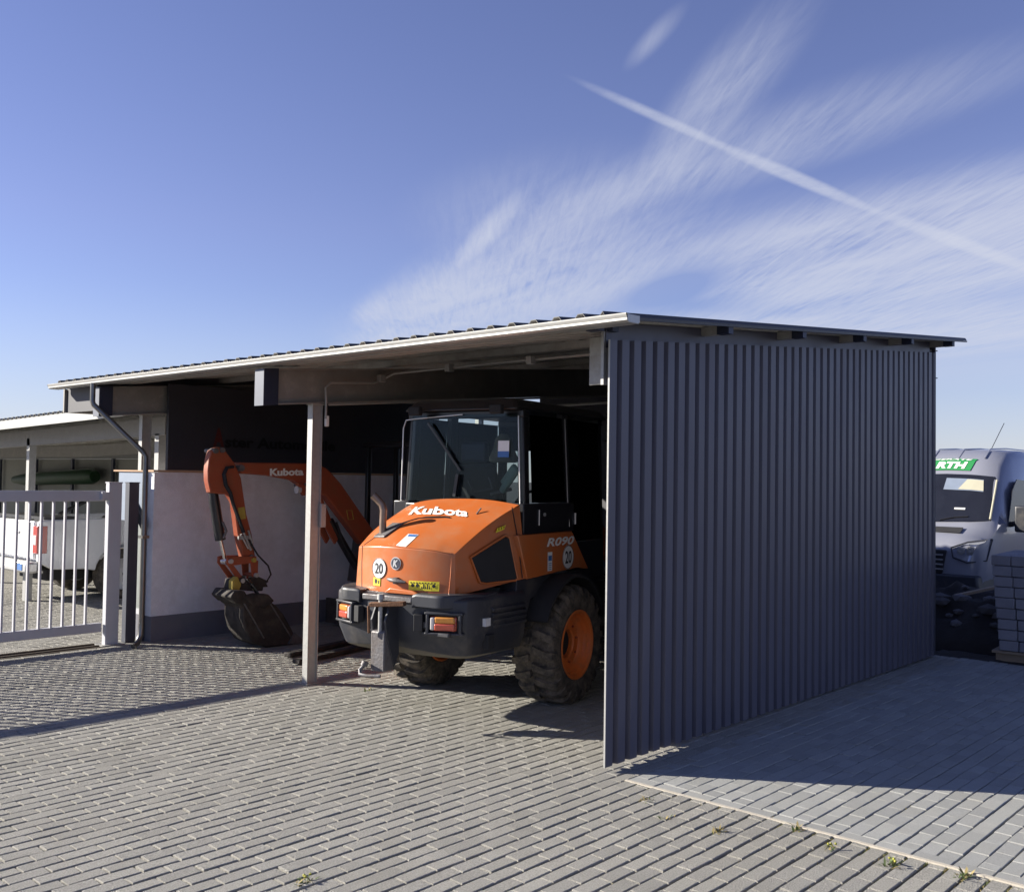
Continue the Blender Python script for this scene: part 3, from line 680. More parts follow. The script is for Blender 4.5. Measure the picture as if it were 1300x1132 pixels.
# tail lamps with housings
for (lx, lz, w2, h2) in ((.488, .818, .105, .058), (-.462, .836, .088, .058)):
    ang = .40 * (1 if lx > 0 else -1)
    rot = Matrix.Rotation(ang * .9, 3, 'Z'); yb = -1.445
    m = MB(); 
    for dz in (-1, 1): m.box(Vector((lx, yb, lz + dz * (h2 + .018))), (w2 * 2 + .09, .075, .02), rot)
    for dx in (-1, 1): m.box(Vector((lx, yb, lz)) + rot @ Vector((dx * (w2 + .022), 0, 0)), (.022, .075, h2 * 2 + .05), rot)
    m.build('lamp_housing', 'plastic', CWT, bevel=.006)
    m = MB(); c0 = Vector((lx, yb - .012, lz))
    ci = -1 if lx > 0 else 1
    m.m = 1; m.box(c0 + rot @ Vector((-ci * .12 * w2, 0, h2 * .48)), (w2 * 1.5, .06, h2 * .86), rot)
    m.m = 0; m.box(c0 + rot @ Vector((-ci * .12 * w2, -.002, -h2 * .42)), (w2 * 1.55, .062, h2 * .95), rot)
    m.m = 2; m.box(c0 + rot @ Vector((ci * .80 * w2, .0, 0)), (w2 * .34, .058, h2 * 1.7), rot)
    m.m = 0; m.box(c0 + rot @ Vector((0, .012, 0)), (w2 * 1.96, .05, h2 * 1.9), rot)
    m.build('tail_lamp', ['lens_red', 'lens_amber', 'lens_clear'], CWT, bevel=.012, seg=3)
    m = MB(); m.box(c0 + rot @ Vector((-w2 * 1.9 if lx > 0 else w2 * 1.9, .015, 0)), (.07, .05, h2 * 2.2), rot); m.build('lamp_recess', 'matt', CWT, bevel=.004)
m = MB(); m.box((.43, -1.47, .735), (.26, .05, .035)); m.build('lower_lip', 'plastic', CWT, bevel=.01)
for q in (.335, -.33):
    m = MB(); m.lathe([(-1.50, .001), (-1.50, .022), (-1.44, .022)], 'y', (q, 0, .80), 14); m.build('bolt', 'iron', CWT, smooth=True)
# cooling slots right/left side
for s in (1, -1):
    m = MB()
    for k in range(4): m.box((s * (.702 - .005 * k), -.87 + .01 * k, .905 - k * .044), (.05, .48, .026), Matrix.Rotation(s * R(18), 3, 'Y') @ Matrix.Rotation(s * R(-2), 3, 'Z'))
    m.build('side_louvre', 'plastic', CWT, bevel=.005)
    m = MB(); m.box((s * .69, -1.17, .815), (.03, .07, .06)); m.build('data_plate', 'plate_white', CWT)
    m = MB(); m.box((s * .68, -1.12, .66), (.05, .09, .11)); m.build('step_recess', 'matt', CWT, bevel=.004)
m = MB(); m.b2((-.28, -1.49, .95), (.205, -1.40, .995)); m.build('notch_tray', 'iron', CWT, bevel=.008)
# hitch
HT = MB(); HT.b2((-.078, -1.62, .43), (.052, -1.5, .73)); HT.add([(-.078, -1.62, .73), (.052, -1.62, .73), (.052, -1.5, .80), (-.078, -1.5, .80), (-.078, -1.62, .72), (.052, -1.62, .72), (.052, -1.5, .72), (-.078, -1.5, .72)], [(0, 1, 2, 3), (0, 4, 5, 1), (1, 5, 6, 2), (3, 2, 6, 7), (0, 3, 7, 4)])
hto = HT.build('hitch', 'iron', LD, bevel=.008)
m = MB()
for x in (-.078, .052):
    m.prism([(-1.60, .70), (-1.62, .82), (-1.57, .92), (-1.46, .96), (-1.44, .55), (-1.5, .45)], lambda p, a: (a, p[0], p[1]), x - .009, x + .009)
m.build('cheek_plate', 'plastic', hto, bevel=.004)
m = MB(); m.tube([(-.005, -1.60, .68), (-.005, -1.60, .98)], .017, 12); m.tube([(-.005, -1.60, .98), (-.005, -1.60, 1.02)], [.03, .026], 12); m.build('pin', 'galv', hto, smooth=True)
m = MB(); m.bar((-.09, -1.62, .935), (.19, -1.55, .955), .06, .035); m.bar((-.07, -1.655, .72), (-.072, -1.665, .93), .014, .02, (0, 1, 0)); m.build('lever', 'rust', hto, bevel=.005)
m = MB(); m.tube([(-.11, -1.66, .47), (-.13, -1.68, .44), (-.115, -1.70, .41), (-.05, -1.70, .405), (.06, -1.67, .41)], .014, 10); m.tube([(-.1, -1.65, .50), (-.11, -1.66, .47)], .028, 12); m.build('hook', 'iron', hto, smooth=True)
# wheels
def loader_wheel(x, y, s, R0=.51, w=.40):
    m = MB(); m.lathe([(-.16, .275), (-.185, .30), (-.205, .38), (-.19, .44), (-.155, .470), (0, .476), (.155, .470), (.19, .44), (.205, .38), (.185, .30), (.16, .275)], 'x', (0, 0, 0), 48)
    nl = 22
    for k in range(nl):
        for sd in (-1, 1):
            t0 = 2 * PI * (k + (.5 if sd > 0 else 0)) / nl
            # chevron lug: from centre line out over the shoulder
            pth = [(.012, .0, .513), (.09, .05, .512), (.15, .085, .505), (.192, .105, .478), (.207, .115, .43)]
            wd = [.060, .056, .058, .066, .06]; dep = .045
            vs = []
            for (xx, dt, rr), ww in zip(pth, wd):
                for r_ in (rr, rr - dep):
                    for q in (-1, 1):
                        t = t0 + (dt + q * ww / 2 / .5) * 1.0
                        vs.append((sd * xx, r_ * math.cos(t), r_ * math.sin(t)))
            fs = []
            for i in range(4):
                a = i * 4; b = a + 4
                fs += [(a, a + 1, b + 1, b), (a, b, b + 2, a + 2), (a + 1, a + 3, b + 3, b + 1)]
            fs += [(0, 2, 3, 1), (16, 17, 19, 18)]
            m.add(vs, fs)
    m.xf(Matrix.Rotation(random.uniform(0, .2), 4, 'X'))
    t = m.build('tyre', 'rubber', LD, smooth=True, angle=30); t.location = (x, y, .503)
    m = MB(); q = s
    m.lathe([(q * .168, .300), (q * .190, .297), (q * .192, .283), (q * .178, .268), (q * .150, .262), (q * .138, .248), (q * .112, .240), (q * .095, .215), (q * .080, .205), (q * .082, .128), (q * .07, .118), (q * .03, .118)], 'x', (0, 0, 0), 56)
    m.lathe([(q * -.168, .300), (q * -.185, .278), (q * -.1, .24), (q * .07, .215)], 'x', (0, 0, 0), 48)
    rm = m.build('rim', 'rim_paint', t, smooth=True, angle=25)
    m = MB(); m.lathe([(q * .045, .001), (q * .045, .05), (q * .035, .06), (q * .035, .119)], 'x', (0, 0, 0), 32); m.build('hub', 'matt', rm, smooth=True)
    m = MB()
    for k in range(8):
        a = 2 * PI * k / 8 + .2; m.tube([(q * .08, .165 * math.cos(a), .165 * math.sin(a)), (q * .096, .165 * math.cos(a), .165 * math.sin(a))], .011, 6)
    m.build('lug_nuts', 'orange_old', rm)
    return t
for yy in (.0, 2.05):
    loader_wheel(.695, yy, 1); loader_wheel(-.695, yy, -1)
# axle, chassis, fenders
m = MB(); m.tube([(-.55, 0, .5), (-.2, 0, .5), (0, 0, .5), (.2, 0, .5), (.55, 0, .5)], [.09, .1, .17, .1, .09], 14); m.b2((-.33, -1.2, .55), (.33, .6, .95)); m.build('axle', 'matt', LD, smooth=True)
m = MB(); m.tube([(-.55, 2.05, .5), (0, 2.05, .5), (.55, 2.05, .5)], [.09, .17, .09], 14); m.b2((-.3, .7, .5), (.3, 2.5, .95)); m.build('front_chassis', 'matt', LD)
for s in (1, -1):
    m = MB(); a0, a1 = R(155), R(25)
    def arc(u, v): 
        t = lerp(a0, a1, u); r = .60; return (s * lerp(.50, .86, v), r * math.cos(t) * .98 + .02, .50 + r * math.sin(t) * 1.0)
    def arc2(u, v):
        t = lerp(a0, a1, u); r = .575; return (s * lerp(.50, .86, v), r * math.cos(t) * .98 + .02, .50 + r * math.sin(t) * 1.0)
    m.grid(arc, 18, 1); m.grid(arc2, 18, 1); m.grid(lambda u, v: Vector(arc(u, 1)).lerp(Vector(arc2(u, 1)), v), 18, 1); m.build('mudguard', 'matt', LD, smooth=True, weld=True)
    m = MB(); m.prism([(-.68, 1.10), (.52, 1.10), (.40, 1.0), (-.05, 1.02), (-.45, .92), (-.60, .62), (-.72, .60)], lambda p, a: (s * a, p[0], p[1]), .5, .665); m.build('wheel_arch', 'plastic', LD, bevel=.006)
    m = MB(); m.b2((s * .50, .62, .45), (s * .80, 1.05, .49)); m.b2((s * .50, .62, .75), (s * .74, 1.05, .79)); m.b2((s * .5, .6, .4), (s * .53, 1.06, 1.1)); m.build('step', 'matt', LD, bevel=.005)
# cab
m = MB()
for x in (-1, 1):
    m.hexa([(x * .60 - .035, -.50, 1.45), (x * .60 + .035, -.50, 1.45), (x * .60 + .035, -.42, 1.45), (x * .60 - .035, -.42, 1.45), (x * .555 - .035, -.48, 2.5), (x * .555 + .035, -.48, 2.5), (x * .555 + .035, -.40, 2.5), (x * .555 - .035, -.40, 2.5)])
    m.hexa([(x * .64 - .03, .16, 1.45), (x * .64 + .03, .16, 1.45), (x * .64 + .03, .27, 1.45), (x * .64 - .03, .27, 1.45), (x * .59 - .03, .14, 2.5), (x * .59 + .03, .14, 2.5), (x * .59 + .03, .25, 2.5), (x * .59 - .03, .25, 2.5)])
    m.hexa([(x * .56 - .035, 1.02, .95), (x * .56 + .035, 1.02, .95), (x * .56 + .035, 1.10, .95), (x * .56 - .035, 1.10, .95), (x * .53 - .035, .98, 2.5), (x * .53 + .035, .98, 2.5), (x * .53 + .035, 1.06, 2.5), (x * .53 - .035, 1.06, 2.5)])
m.b2((-.60, -.5, 2.44), (.60, -.40, 2.5)); m.b2((-.57, .98, 2.44), (.57, 1.07, 2.5))
m.build('cab_frame', 'black', LD, bevel=.008)
m = MB()
m.hexa([(-.60, -.60, 2.5), (.60, -.60, 2.5), (.60, 1.18, 2.5), (-.60, 1.18, 2.5), (-.52, -.5, 2.60), (.52, -.5, 2.60), (.52, 1.1, 2.60), (-.52, 1.1, 2.60)])
m.build('cab_roof', 'black', LD, bevel=.03, seg=3)
m = MB()
for s in (-1, 1): m.b2((s * .50, -.60, 1.455), (s * .675, .30, 1.715))
m.b2((-.5, -.66, 1.1), (.5, -.46, 1.70)); m.b2((-.62, .3, .95), (.62, 1.12, 1.0))
m.build('cab_base', 'black', LD, bevel=.012)
for s in (-1, 1):
    m = MB(); m.b2((s * .62, .30, 1.0), (s * .60, 1.0, 1.35)); m.build('door_panel', 'black', LD)
def pane(pts, name='window'):
    p = [Vector(q) for q in pts]; nrm = (p[1] - p[0]).cross(p[2] - p[0]).normalized() * .006
    m = MB(); m.hexa(p + [q + nrm for q in p]); return m.build(name, 'glass', LD)
rw = pane([(-.585, -.52, 1.70), (.585, -.52, 1.70), (.545, -.50, 2.47), (-.545, -.50, 2.47)], 'rear_window')
m = MB(); m.tube([(.60, -.535, 1.70), (.56, -.515, 2.45)], .006, 6); m.tube([(-.645, -.53, 1.66), (-.635, -.525, 2.36), (-.61, -.52, 2.43), (-.5, -.52, 2.44), (.0, -.52, 2.47)], .006, 6); m.tube([(.36, -.535, 1.712), (.60, -.535, 1.70)], .008, 6); m.build('seal_highlight', 'silver', rw)  # pale strips along the glass seal paint its edge highlights
m = MB(); m.bar((-.35, -.545, 2.40), (.0, -.54, 1.98), .012, .02); m.bar((-.05, -.55, 1.76), (-.02, -.55, 1.95), .03, .03); m.build('wiper', 'black', rw)
m = MB(); m.add([(.37, -.528, 2.13), (.48, -.528, 2.13), (.48, -.526, 2.24), (.37, -.526, 2.24)], [(0, 1, 2, 3)]); m.m = 1; m.add([(.37, -.530, 2.10), (.48, -.530, 2.10), (.48, -.530, 2.15), (.37, -.530, 2.15)], [(0, 1, 2, 3)]); m.build('window_sticker', ['white', 'blue_ink'], rw)
for s in (1, -1):
    o = pane([(s * .645, -.42, 1.72), (s * .665, .155, 1.72), (s * .615, .14, 2.46), (s * .60, -.40, 2.46)], 'side_window')
    pane([(s * .645, .28, 1.36), (s * .60, 1.02, 1.36), (s * .57, .98, 2.46), (s * .61, .26, 2.46)], 'door_window')
    m = MB(); m.tube([(s * .675, .21, 1.50), (s * .66, .2, 1.72), (s * .625, .19, 2.46)], .005, 6); m.tube([(s * .685, .30, 1.52), (s * .685, .30, 1.62)], .01, 6); m.build('door_trim', 'silver', o)
pane([(-.53, 1.09, 1.1), (.53, 1.09, 1.1), (.50, 1.05, 2.46), (-.50, 1.05, 2.46)], 'windscreen')
m = MB(); m.tube([(.655, -.4, 1.62), (.66, -.4, 1.55)], .014, 8); m.tube([(.69, -.28, 1.62), (.70, -.28, 1.62)], .016, 10); m.tube([(.68, -.35, 1.53), (.68, -.35, 1.66)], .006, 6); m.build('latch', 'silver', LD, smooth=True)
# mirrors
for s in (1, -1):
    m = MB(); m.tube([(s * .60, 1.05, 2.30), (s * .80, 1.0, 2.30), (s * .84, .95, 2.28)], .012, 8); m.box((s * .86, .93, 2.2), (.18, .03, .28)); m.build('mirror', 'black', LD, bevel=.01)
# interior
m = MB(); m.b2((-.22, -.15, 1.25), (.24, .35, 1.42)); m.hexa([(-.22, -.22, 1.40), (.24, -.22, 1.40), (.24, -.06, 1.40), (-.22, -.06, 1.40), (-.2, -.36, 2.05), (.2, -.36, 2.05), (.2, -.26, 2.05), (-.2, -.26, 2.05)]); m.build('seat', 'matt', LD, bevel=.04, seg=3)
m = MB(); m.b2((-.13, -.36, 2.06), (.13, -.27, 2.24)); m.build('headrest', 'beam_blue', LD, bevel=.03, seg=3)
m = MB(); m.tube([(0, .95, 1.05), (0, .72, 1.62)], .04, 10); 
pts_ = [(.19 * math.cos(t), .70 + .06 * math.sin(t), 1.64 + .18 * math.sin(t) * .9) for t in [2 * PI * k / 20 for k in range(21)]]; m.tube(pts_, .016, 8); m.build('steering_wheel', 'matt', LD, smooth=True)
m = MB(); m.b2((.28, -.2, 1.3), (.45, .5, 1.66)); m.tube([(.36, .35, 1.66), (.36, .4, 1.86)], [.02, .03], 8); m.bar((.16, -.30, 1.78), (.36, -.28, 1.83), .03, .03); m.bar((.0, -.42, 1.90), (.04, -.40, 1.80), .012, .012); m.bar((.04, -.4, 1.8), (.24, -.4, 1.83), .012, .012); m.bar((.20, -.4, 1.93), (.24, -.4, 1.83), .012, .012); m.build('console', 'iron', LD, bevel=.006)
m = MB(); m.bar((.32, -.34, 1.86), (.47, -.38, 2.02), .05, .10); m.bar((.30, -.34, 1.80), (.38, -.36, 1.93), .05, .06); m.build('folded_vest', 'vis_green', LD, bevel=.02)
m = MB(); m.lathe([(2.34, .03), (2.30, .08), (2.2, .10), (2.12, .135), (2.08, .14), (2.07, .12)], 'z', (-.08, .3, 0), 14); m.build('hanging_hat', 'cloth', LD, smooth=True)
m = MB(); m.b2((-.5, 1.0, 2.2), (.5, 1.04, 2.44)); m.build('sun_blind', 'matt', LD)
# work lamps
m = MB()
for x in (-.42, .42): m.box((x, -.64, 2.50), (.12, .06, .08))
m.build('work_lamp', 'matt', LD, bevel=.012)
# exhaust
p = hood(1.12, .235)
m = MB(); m.tube([p + Vector((0, 0, -.02)), p + Vector((0, 0, .10)), p + Vector((.004, 0, .19)), p + Vector((-.01, -.005, .235)), p + Vector((-.045, -.02, .275)), p + Vector((-.075, -.04, .31))], [.029, .029, .030, .030, .031, .032], 14, cap=False)
m.tube([p + Vector((-.075, -.04, .31)), p + Vector((-.06, -.03, .29))], [.026, .02], 12)
m.build('exhaust_pipe', 'exhaust', LD, smooth=True)
m = MB()
q0 = [hood(1.12 + a, .235 + b, .006) for a, b in ((-.3, -.09), (.25, -.10), (.62, .14), (.15, .16))]
m.hexa(q0 + [q + Vector((0, 0, .014)) for q in q0]); m.build('exhaust_flange', 'iron', LD, bevel=.004)
# front arm and bucket (deep inside the carport)
for s in (-1, 1):
    m = MB(); m.prism([(1.3, 1.35), (1.5, 1.5), (2.4, 1.0), (2.9, .55), (3.0, .35), (2.8, .35), (2.6, .55), (2.2, .85)], lambda p, a: (a, p[0], p[1]), s * .3 - .05, s * .3 + .05); m.build('lift_arm', 'orange_old', LD, bevel=.01)
m = MB(); prof = [(2.95, .80), (2.88, .5), (2.9, .15), (3.05, .05), (3.6, .04), (3.6, .07), (3.1, .10), (2.98, .2), (2.95, .5), (3.0, .8)]
m.prism(prof, lambda p, a: (a, p[0], p[1]), -.9, .9)
for s in (-.9, .88): m.prism([(2.95, .8), (2.88, .5), (2.9, .15), (3.05, .05), (3.6, .04), (3.2, .6)], lambda p, a: (a, p[0], p[1]), s, s + .02)
m.build('bucket', 'bucket', LD)

# ---------------------------------------------------------------- mini excavator
EX = -5.7
XC = thing('mini_excavator', 'orange mini excavator with lowered bucket by the white wall', 'excavator', (EX, 0, 0))
pz = lambda p, a: (a, p[0], p[1])
boom = [(.74, 2.05), (.97, 2.055), (1.68, 2.06), (1.80, 2.055), (1.94, 2.0), (2.06, 1.90), (2.15, 1.82), (2.66, 1.25), (2.68, 1.10), (2.60, 1.04), (2.5, 1.07), (2.0, 1.60), (1.92, 1.68), (1.80, 1.73), (1.69, 1.75), (1.58, 1.80), (1.47, 1.86), (1.15, 1.91), (.77, 1.93)]
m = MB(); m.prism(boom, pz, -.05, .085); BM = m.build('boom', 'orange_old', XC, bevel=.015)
m = MB(); add_text(m, 'Kubota', lambda a, b: (.0875, 1.13 + .46 * a, 1.905 + .085 * b + .012 * a), bold=.045); m.build('lettering', 'white', BM)
m = MB(); 
sq = [(2.23, 1.50), (2.31, 1.50), (2.34, 1.39), (2.26, 1.39)]
for i in range(4): m.bar((.087, *sq[i]), (.087, *sq[(i + 1) % 4]), .004, .014, (1, 0, 0))
m.build('warning_sticker', 'yellow_old', BM)
m = MB(); m.tube([(-.1, .76, 1.99), (.105, .76, 1.99)], .035, 12); m.tube([(-.105, 2.6, 1.13), (.105, 2.6, 1.13)], .05, 12); m.tube([(-.1, 1.62, 1.80), (.1, 1.62, 1.80)], .03, 10); m.build('pivot_pin', 'iron', BM, smooth=True)
m = MB(); m.prism([(1.5, 1.83), (1.62, 1.80), (1.66, 1.72), (1.60, 1.68), (1.53, 1.74)], pz, .05, .11); m.build('lamp_bracket', 'orange_old', BM, bevel=.005)
m = MB(); m.lathe([(-.0, .001), (0, .045), (.05, .04), (.07, .02)], 'y', (.08, 1.50, 1.75), 14); m.build('work_lamp', 'lens_clear', BM, smooth=True)
arm = [(.40, 2.17), (.44, 2.205), (.50, 2.215), (.58, 2.16), (.68, 2.05), (.77, 1.88), (.81, 1.68), (.85, 1.48), (.925, 1.25), (.98, .98), (.95, .955), (.83, .965), (.75, 1.25), (.69, 1.60), (.62, 1.70), (.54, 1.70), (.40, 1.715), (.365, 1.85), (.36, 1.95), (.37, 2.08)]
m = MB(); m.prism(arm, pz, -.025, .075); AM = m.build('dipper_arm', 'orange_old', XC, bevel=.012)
m = MB(); m.tube([(-.1, .44, 2.17), (.1, .44, 2.17)], .03, 10); m.tube([(-.1, .52, 2.18), (.1, .52, 2.18)], .03, 10); m.tube([(-.1, .92, 1.0), (.1, .92, 1.0)], .028, 10); m.build('pivot_pin', 'iron', AM, smooth=True)
m = MB(); m.add([(.0775, y, z) for y, z in ((.735, 1.55), (.82, 1.56), (.84, 1.43), (.76, 1.42))], [(0, 1, 2, 3)]); m.build('warning_sticker', 'yellow_old', AM)
m = MB()
for dx in (.085, .11): m.tube([(dx, .62, 1.72), (dx + .01, .56, 1.80), (dx, .54, 1.92), (dx - .01, .58, 1.99), (dx - .02, .66, 2.0)], .016, 8); m.tube([(dx, .62, 1.73), (dx, .66, 1.60), (dx, .74, 1.42), (dx, .80, 1.28)], .014, 8)
m.tube([(.10, .86, 1.2), (.12, .98, 1.02), (.14, 1.10, .90), (.14, 1.14, .80), (.12, 1.10, .72), (.08, 1.02, .72)], .010, 8)
m.build('hydraulic_hose', 'matt', AM, smooth=True)
m = MB(); m.b2((.078, .74, 1.20), (.10, .90, 1.24)); m.tube([(.10, .80, 1.28), (.10, .90, 1.08)], .013, 8); m.tube([(.11, .76, 1.26), (.11, .86, 1.10)], .011, 8); m.tube([(.1, .86, 1.30), (.1, .92, 1.15)], .011, 8); m.build('hose_clamp', 'galv', AM, smooth=True)
m = MB(); m.tube([(0, .47, 1.75), (0, .49, 1.62), (0, .575, 1.20)], [.045, .058, .058], 16); CY = m.build('bucket_cylinder', 'black', XC, smooth=True)
m = MB(); m.tube([(0, .57, 1.22), (0, .64, .98)], .022, 12); m.tube([(-.05, .645, .96), (.05, .645, .96)], .035, 12); m.build('rod', 'chrome', CY, smooth=True)
m = MB(); m.tube([(.05, .58, 1.22), (.075, .60, 1.30), (.06, .56, 1.40)], .014, 8); m.build('port', 'iron', CY)
m = MB()
for s in (-.1, .085):
    m.prism([(.60, 1.01), (.645, 1.02), (.97, 1.01), (.98, .94), (.65, .92), (.60, .95)], pz, s, s + .018); m.prism([(.60, .95), (.66, .96), (.83, .76), (.78, .72)], pz, s - .01, s + .008); m.prism([(.90, .96), (1.0, .96), (1.0, .80), (.93, .76)], pz, s - .005, s + .012)
for y, z in ((.64, .97), (.93, .97), (.79, .75), (.965, .80)): m.tube([(-.12, y, z), (.12, y, z)], .024, 10)
LK = m.build('bucket_linkage', 'orange_old', XC, bevel=.004)
for y, z in ((.64, .97), (.93, .97), (.79, .75), (.965, .80), (.86, .74)):
    m = MB(); m.tube([(.10, y, z), (.13, y, z)], .026, 12); m.build('pin_boss', 'silver' if y != .93 else 'yellow_old', LK)
m = MB(); m.prism([(.72, .76), (.80, .79), (1.0, .78), (1.13, .72), (1.10, .70), (1.12, .66), (1.06, .66), (1.05, .62), (.95, .62), (.70, .66)], pz, -.12, .12); QC = m.build('quick_coupler', 'bucket', XC, bevel=.006)
m = MB(); m.prism([(.66, .76), (.72, .80), (.76, .72), (.74, .62), (.68, .61), (.66, .68)], pz, .05, .13); m.tube([(.132, .71, .71), (.14, .71, .71)], .05, 12); m.build('tilt_rotor', 'yellow_old', QC, bevel=.006)
m = MB(); m.tube([(.13, .86, .74), (.14, 1.0, .56)], .02, 10); m.tube([(.14, .82, .78), (.14, .88, .72)], .03, 10); m.build('tilt_cylinder', 'chrome', QC, smooth=True)
bk = [(.57, .60), (.62, .645), (.72, .63), (.80, .57), (.90, .60), (1.02, .55), (1.13, .48), (1.23, .37), (1.33, .22), (1.40, .10), (1.46, .02), (1.36, .0), (1.0, .01), (.80, .09), (.70, .24), (.66, .38), (.66, .50), (.60, .54)]
bk = [(1.44 + (y - 1.44) * .93, z * .95) for y, z in bk]
m = MB(); m.prism(bk, pz, -.12, .26); BK = m.build('bucket', 'bucket', XC, bevel=.02)
m = MB()
for k in range(5): m.prism([(1.30, .02), (1.50, .0), (1.53, .02), (1.38, .14)], pz, -.11 + k * .085, -.06 + k * .085)
m.build('teeth', 'iron', BK)
m = MB(); m.prism([(.70, .60), (.86, .62), (1.02, .60), (1.10, .52), (.98, .44), (.80, .50)], pz, .20, .285); m.prism([(.55, .60), (.60, .67), (.72, .66), (.78, .58), (.64, .52)], pz, -.13, .275); m.build('bucket_ear', 'bucket', BK, bevel=.015)
m = MB(); m.bar((.262, .72, .52), (.262, .98, .12), .01, .04, (1, 0, 0)); m.bar((.262, 1.02, .54), (.262, 1.36, .06), .01, .035, (1, 0, 0)); m.build('wear_strip', 'iron', BK)
m = MB(); m.tube([(.02, 2.45, .80), (.02, 2.03, 1.38)], .05, 14); BC = m.build('boom_cylinder', 'black', XC, smooth=True)
m = MB(); m.prism([(1.84, 1.42), (1.92, 1.46), (2.10, 1.16), (2.06, 1.10)], pz, -.1, -.06); m.prism([(1.84, 1.42), (1.92, 1.46), (2.10, 1.16), (2.06, 1.10)], pz, .07, .1); m.tube([(.02, 2.03, 1.38), (.02, 1.88, 1.66)], .024, 10); m.build('rod', 'orange_old', BC)
m = MB(); m.tube([(.06, 2.1, 1.36), (.09, 2.2, 1.1), (.10, 2.32, .92), (.08, 2.45, .76)], .014, 8); m.build('hydraulic_hose', 'matt', BC, smooth=True)
# swing post, house, tracks, cab
m = MB(); m.prism([(2.42, .62), (2.5, 1.15), (2.68, 1.2), (2.78, .95), (2.95, .9), (2.95, .55)], pz, -.12, .12); m.build('swing_post', 'black', XC, bevel=.01)
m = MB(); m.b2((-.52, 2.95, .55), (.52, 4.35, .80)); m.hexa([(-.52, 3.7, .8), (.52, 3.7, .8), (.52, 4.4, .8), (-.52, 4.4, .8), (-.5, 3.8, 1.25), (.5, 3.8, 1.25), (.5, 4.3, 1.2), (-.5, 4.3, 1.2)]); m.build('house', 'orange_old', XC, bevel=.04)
m = MB()
for x, y in ((-.48, 3.02), (.32, 3.02), (-.48, 3.5), (.32, 3.5)): m.b2((x - .03, y - .03, .8), (x + .03, y + .03, 2.3))
m.b2((-.54, 2.96, 2.3), (.38, 3.58, 2.36)); m.build('cab_frame', 'black', XC, bevel=.01)
m = MB(); m.b2((-.3, 3.3, .8), (.15, 3.7, 1.1)); m.b2((-.3, 3.62, 1.1), (.15, 3.75, 1.65)); m.build('seat', 'matt', XC, bevel=.03)
for s in (-1, 1):
    m = MB(); tr = [(2.75 + .26, 0.0)]
    pr = [(3.0 + .24 * math.cos(t), .25 + .24 * math.sin(t)) for t in [PI * (1.5 - k / 8) for k in range(9)]] + [(4.2 + .24 * math.cos(t), .25 + .24 * math.sin(t)) for t in [PI * (.5 - k / 8) for k in range(9)]]
    m.prism(pr, pz, s * .5 - .13, s * .5 + .13); m.build('track', 'rubber', XC, bevel=.012)
m = MB(); m.b2((-.3, 3.1, .25), (.3, 4.1, .55)); m.b2((-.64, 2.5, .05), (.64, 2.54, .36)); m.b2((-.35, 2.5, .15), (-.27, 3.1, .25)); m.b2((.27, 2.5, .15), (.35, 3.1, .25)); m.build('dozer_blade', 'bucket', XC)

# two fork tines lying on the floor next to the loader
m = MB(); m.hexa([(-5.0, .93, .0), (-4.9, .95, .0), (-4.9, .95, .045), (-5.0, .93, .045), (-4.62, 2.2, .0), (-4.5, 2.18, .0), (-4.5, 2.18, .06), (-4.62, 2.2, .06)])
for i, (x, y, lb) in enumerate(((0, 0, 'dark steel fork tine lying flat between post and loader, nearer the gate'), (.38, -.16, 'dark steel fork tine lying flat beside the loader hitch'))):
    f = MB(); f.bar((-4.80 + x, .85 + y, .035), (-5.13 + x * 1.0, 2.35 + y, .035), .10, .045); f.b2((-5.20 + x, 2.33 + y, .0), (-5.06 + x, 2.38 + y, .5))
    tag(f.build('fork_tine', 'bucket', bevel=.008), lb, 'fork tine', 'fork tines on the carport floor')

# ---------------------------------------------------------------- van
VN = thing('van', 'silver high roof panel van facing the camera behind the corrugated wall', 'van', (-1.60, 9.95, 0))
def vsec(y, zb, w0, w1, zm, zt, wt):
    # half section -> full ring
    hlf = [(w0 * .96, zb), (w0, zb + .12), (w1, zm), (w1 * .985, zm + .25), (wt, zt - .16), (wt - .10, zt - .03), (wt * .5, zt), (0, zt + .012)]
    full = hlf + [(-x, z) for x, z in reversed(hlf[:-1])]
    return [(x, y, z) for x, z in full]
secs = [vsec(.0, .36, .80, .86, .80, .92, .72), vsec(.06, .32, .90, .95, .84, 1.06, .80), vsec(.30, .30, .97, 1.0, .95, 1.17, .90), vsec(.62, .30, .98, 1.02, 1.1, 1.30, .92),
        vsec(.86, .30, .98, 1.02, 1.1, 1.62, .90), vsec(1.28, .30, .98, 1.02, 1.1, 2.10, .83), vsec(1.42, .30, .98, 1.02, 1.1, 2.30, .82), vsec(1.75, .30, .98, 1.02, 1.1, 2.48, .84), vsec(2.5, .30, .98, 1.02, 1.1, 2.52, .86), vsec(5.4, .30, .98, 1.02, 1.1, 2.52, .86), vsec(5.5, .35, .96, .99, 1.1, 2.46, .84)]
m = MB(); n = len(secs[0]); m.add([p for s in secs for p in s], [(i * n + j, i * n + j + 1, (i + 1) * n + j + 1, (i + 1) * n + j) for i in range(len(secs) - 1) for j in range(n - 1)] + [tuple(range(n)), tuple(range((len(secs) - 1) * n, len(secs) * n))[::-1]])
VB = m.build('body', 'car_silver', VN, smooth=True, angle=50)
TOPS = [(.0, .92, .72), (.06, 1.06, .80), (.30, 1.17, .90), (.62, 1.30, .92), (.86, 1.62, .90), (1.28, 2.10, .83), (1.42, 2.30, .82), (1.75, 2.48, .84), (2.5, 2.52, .86)]
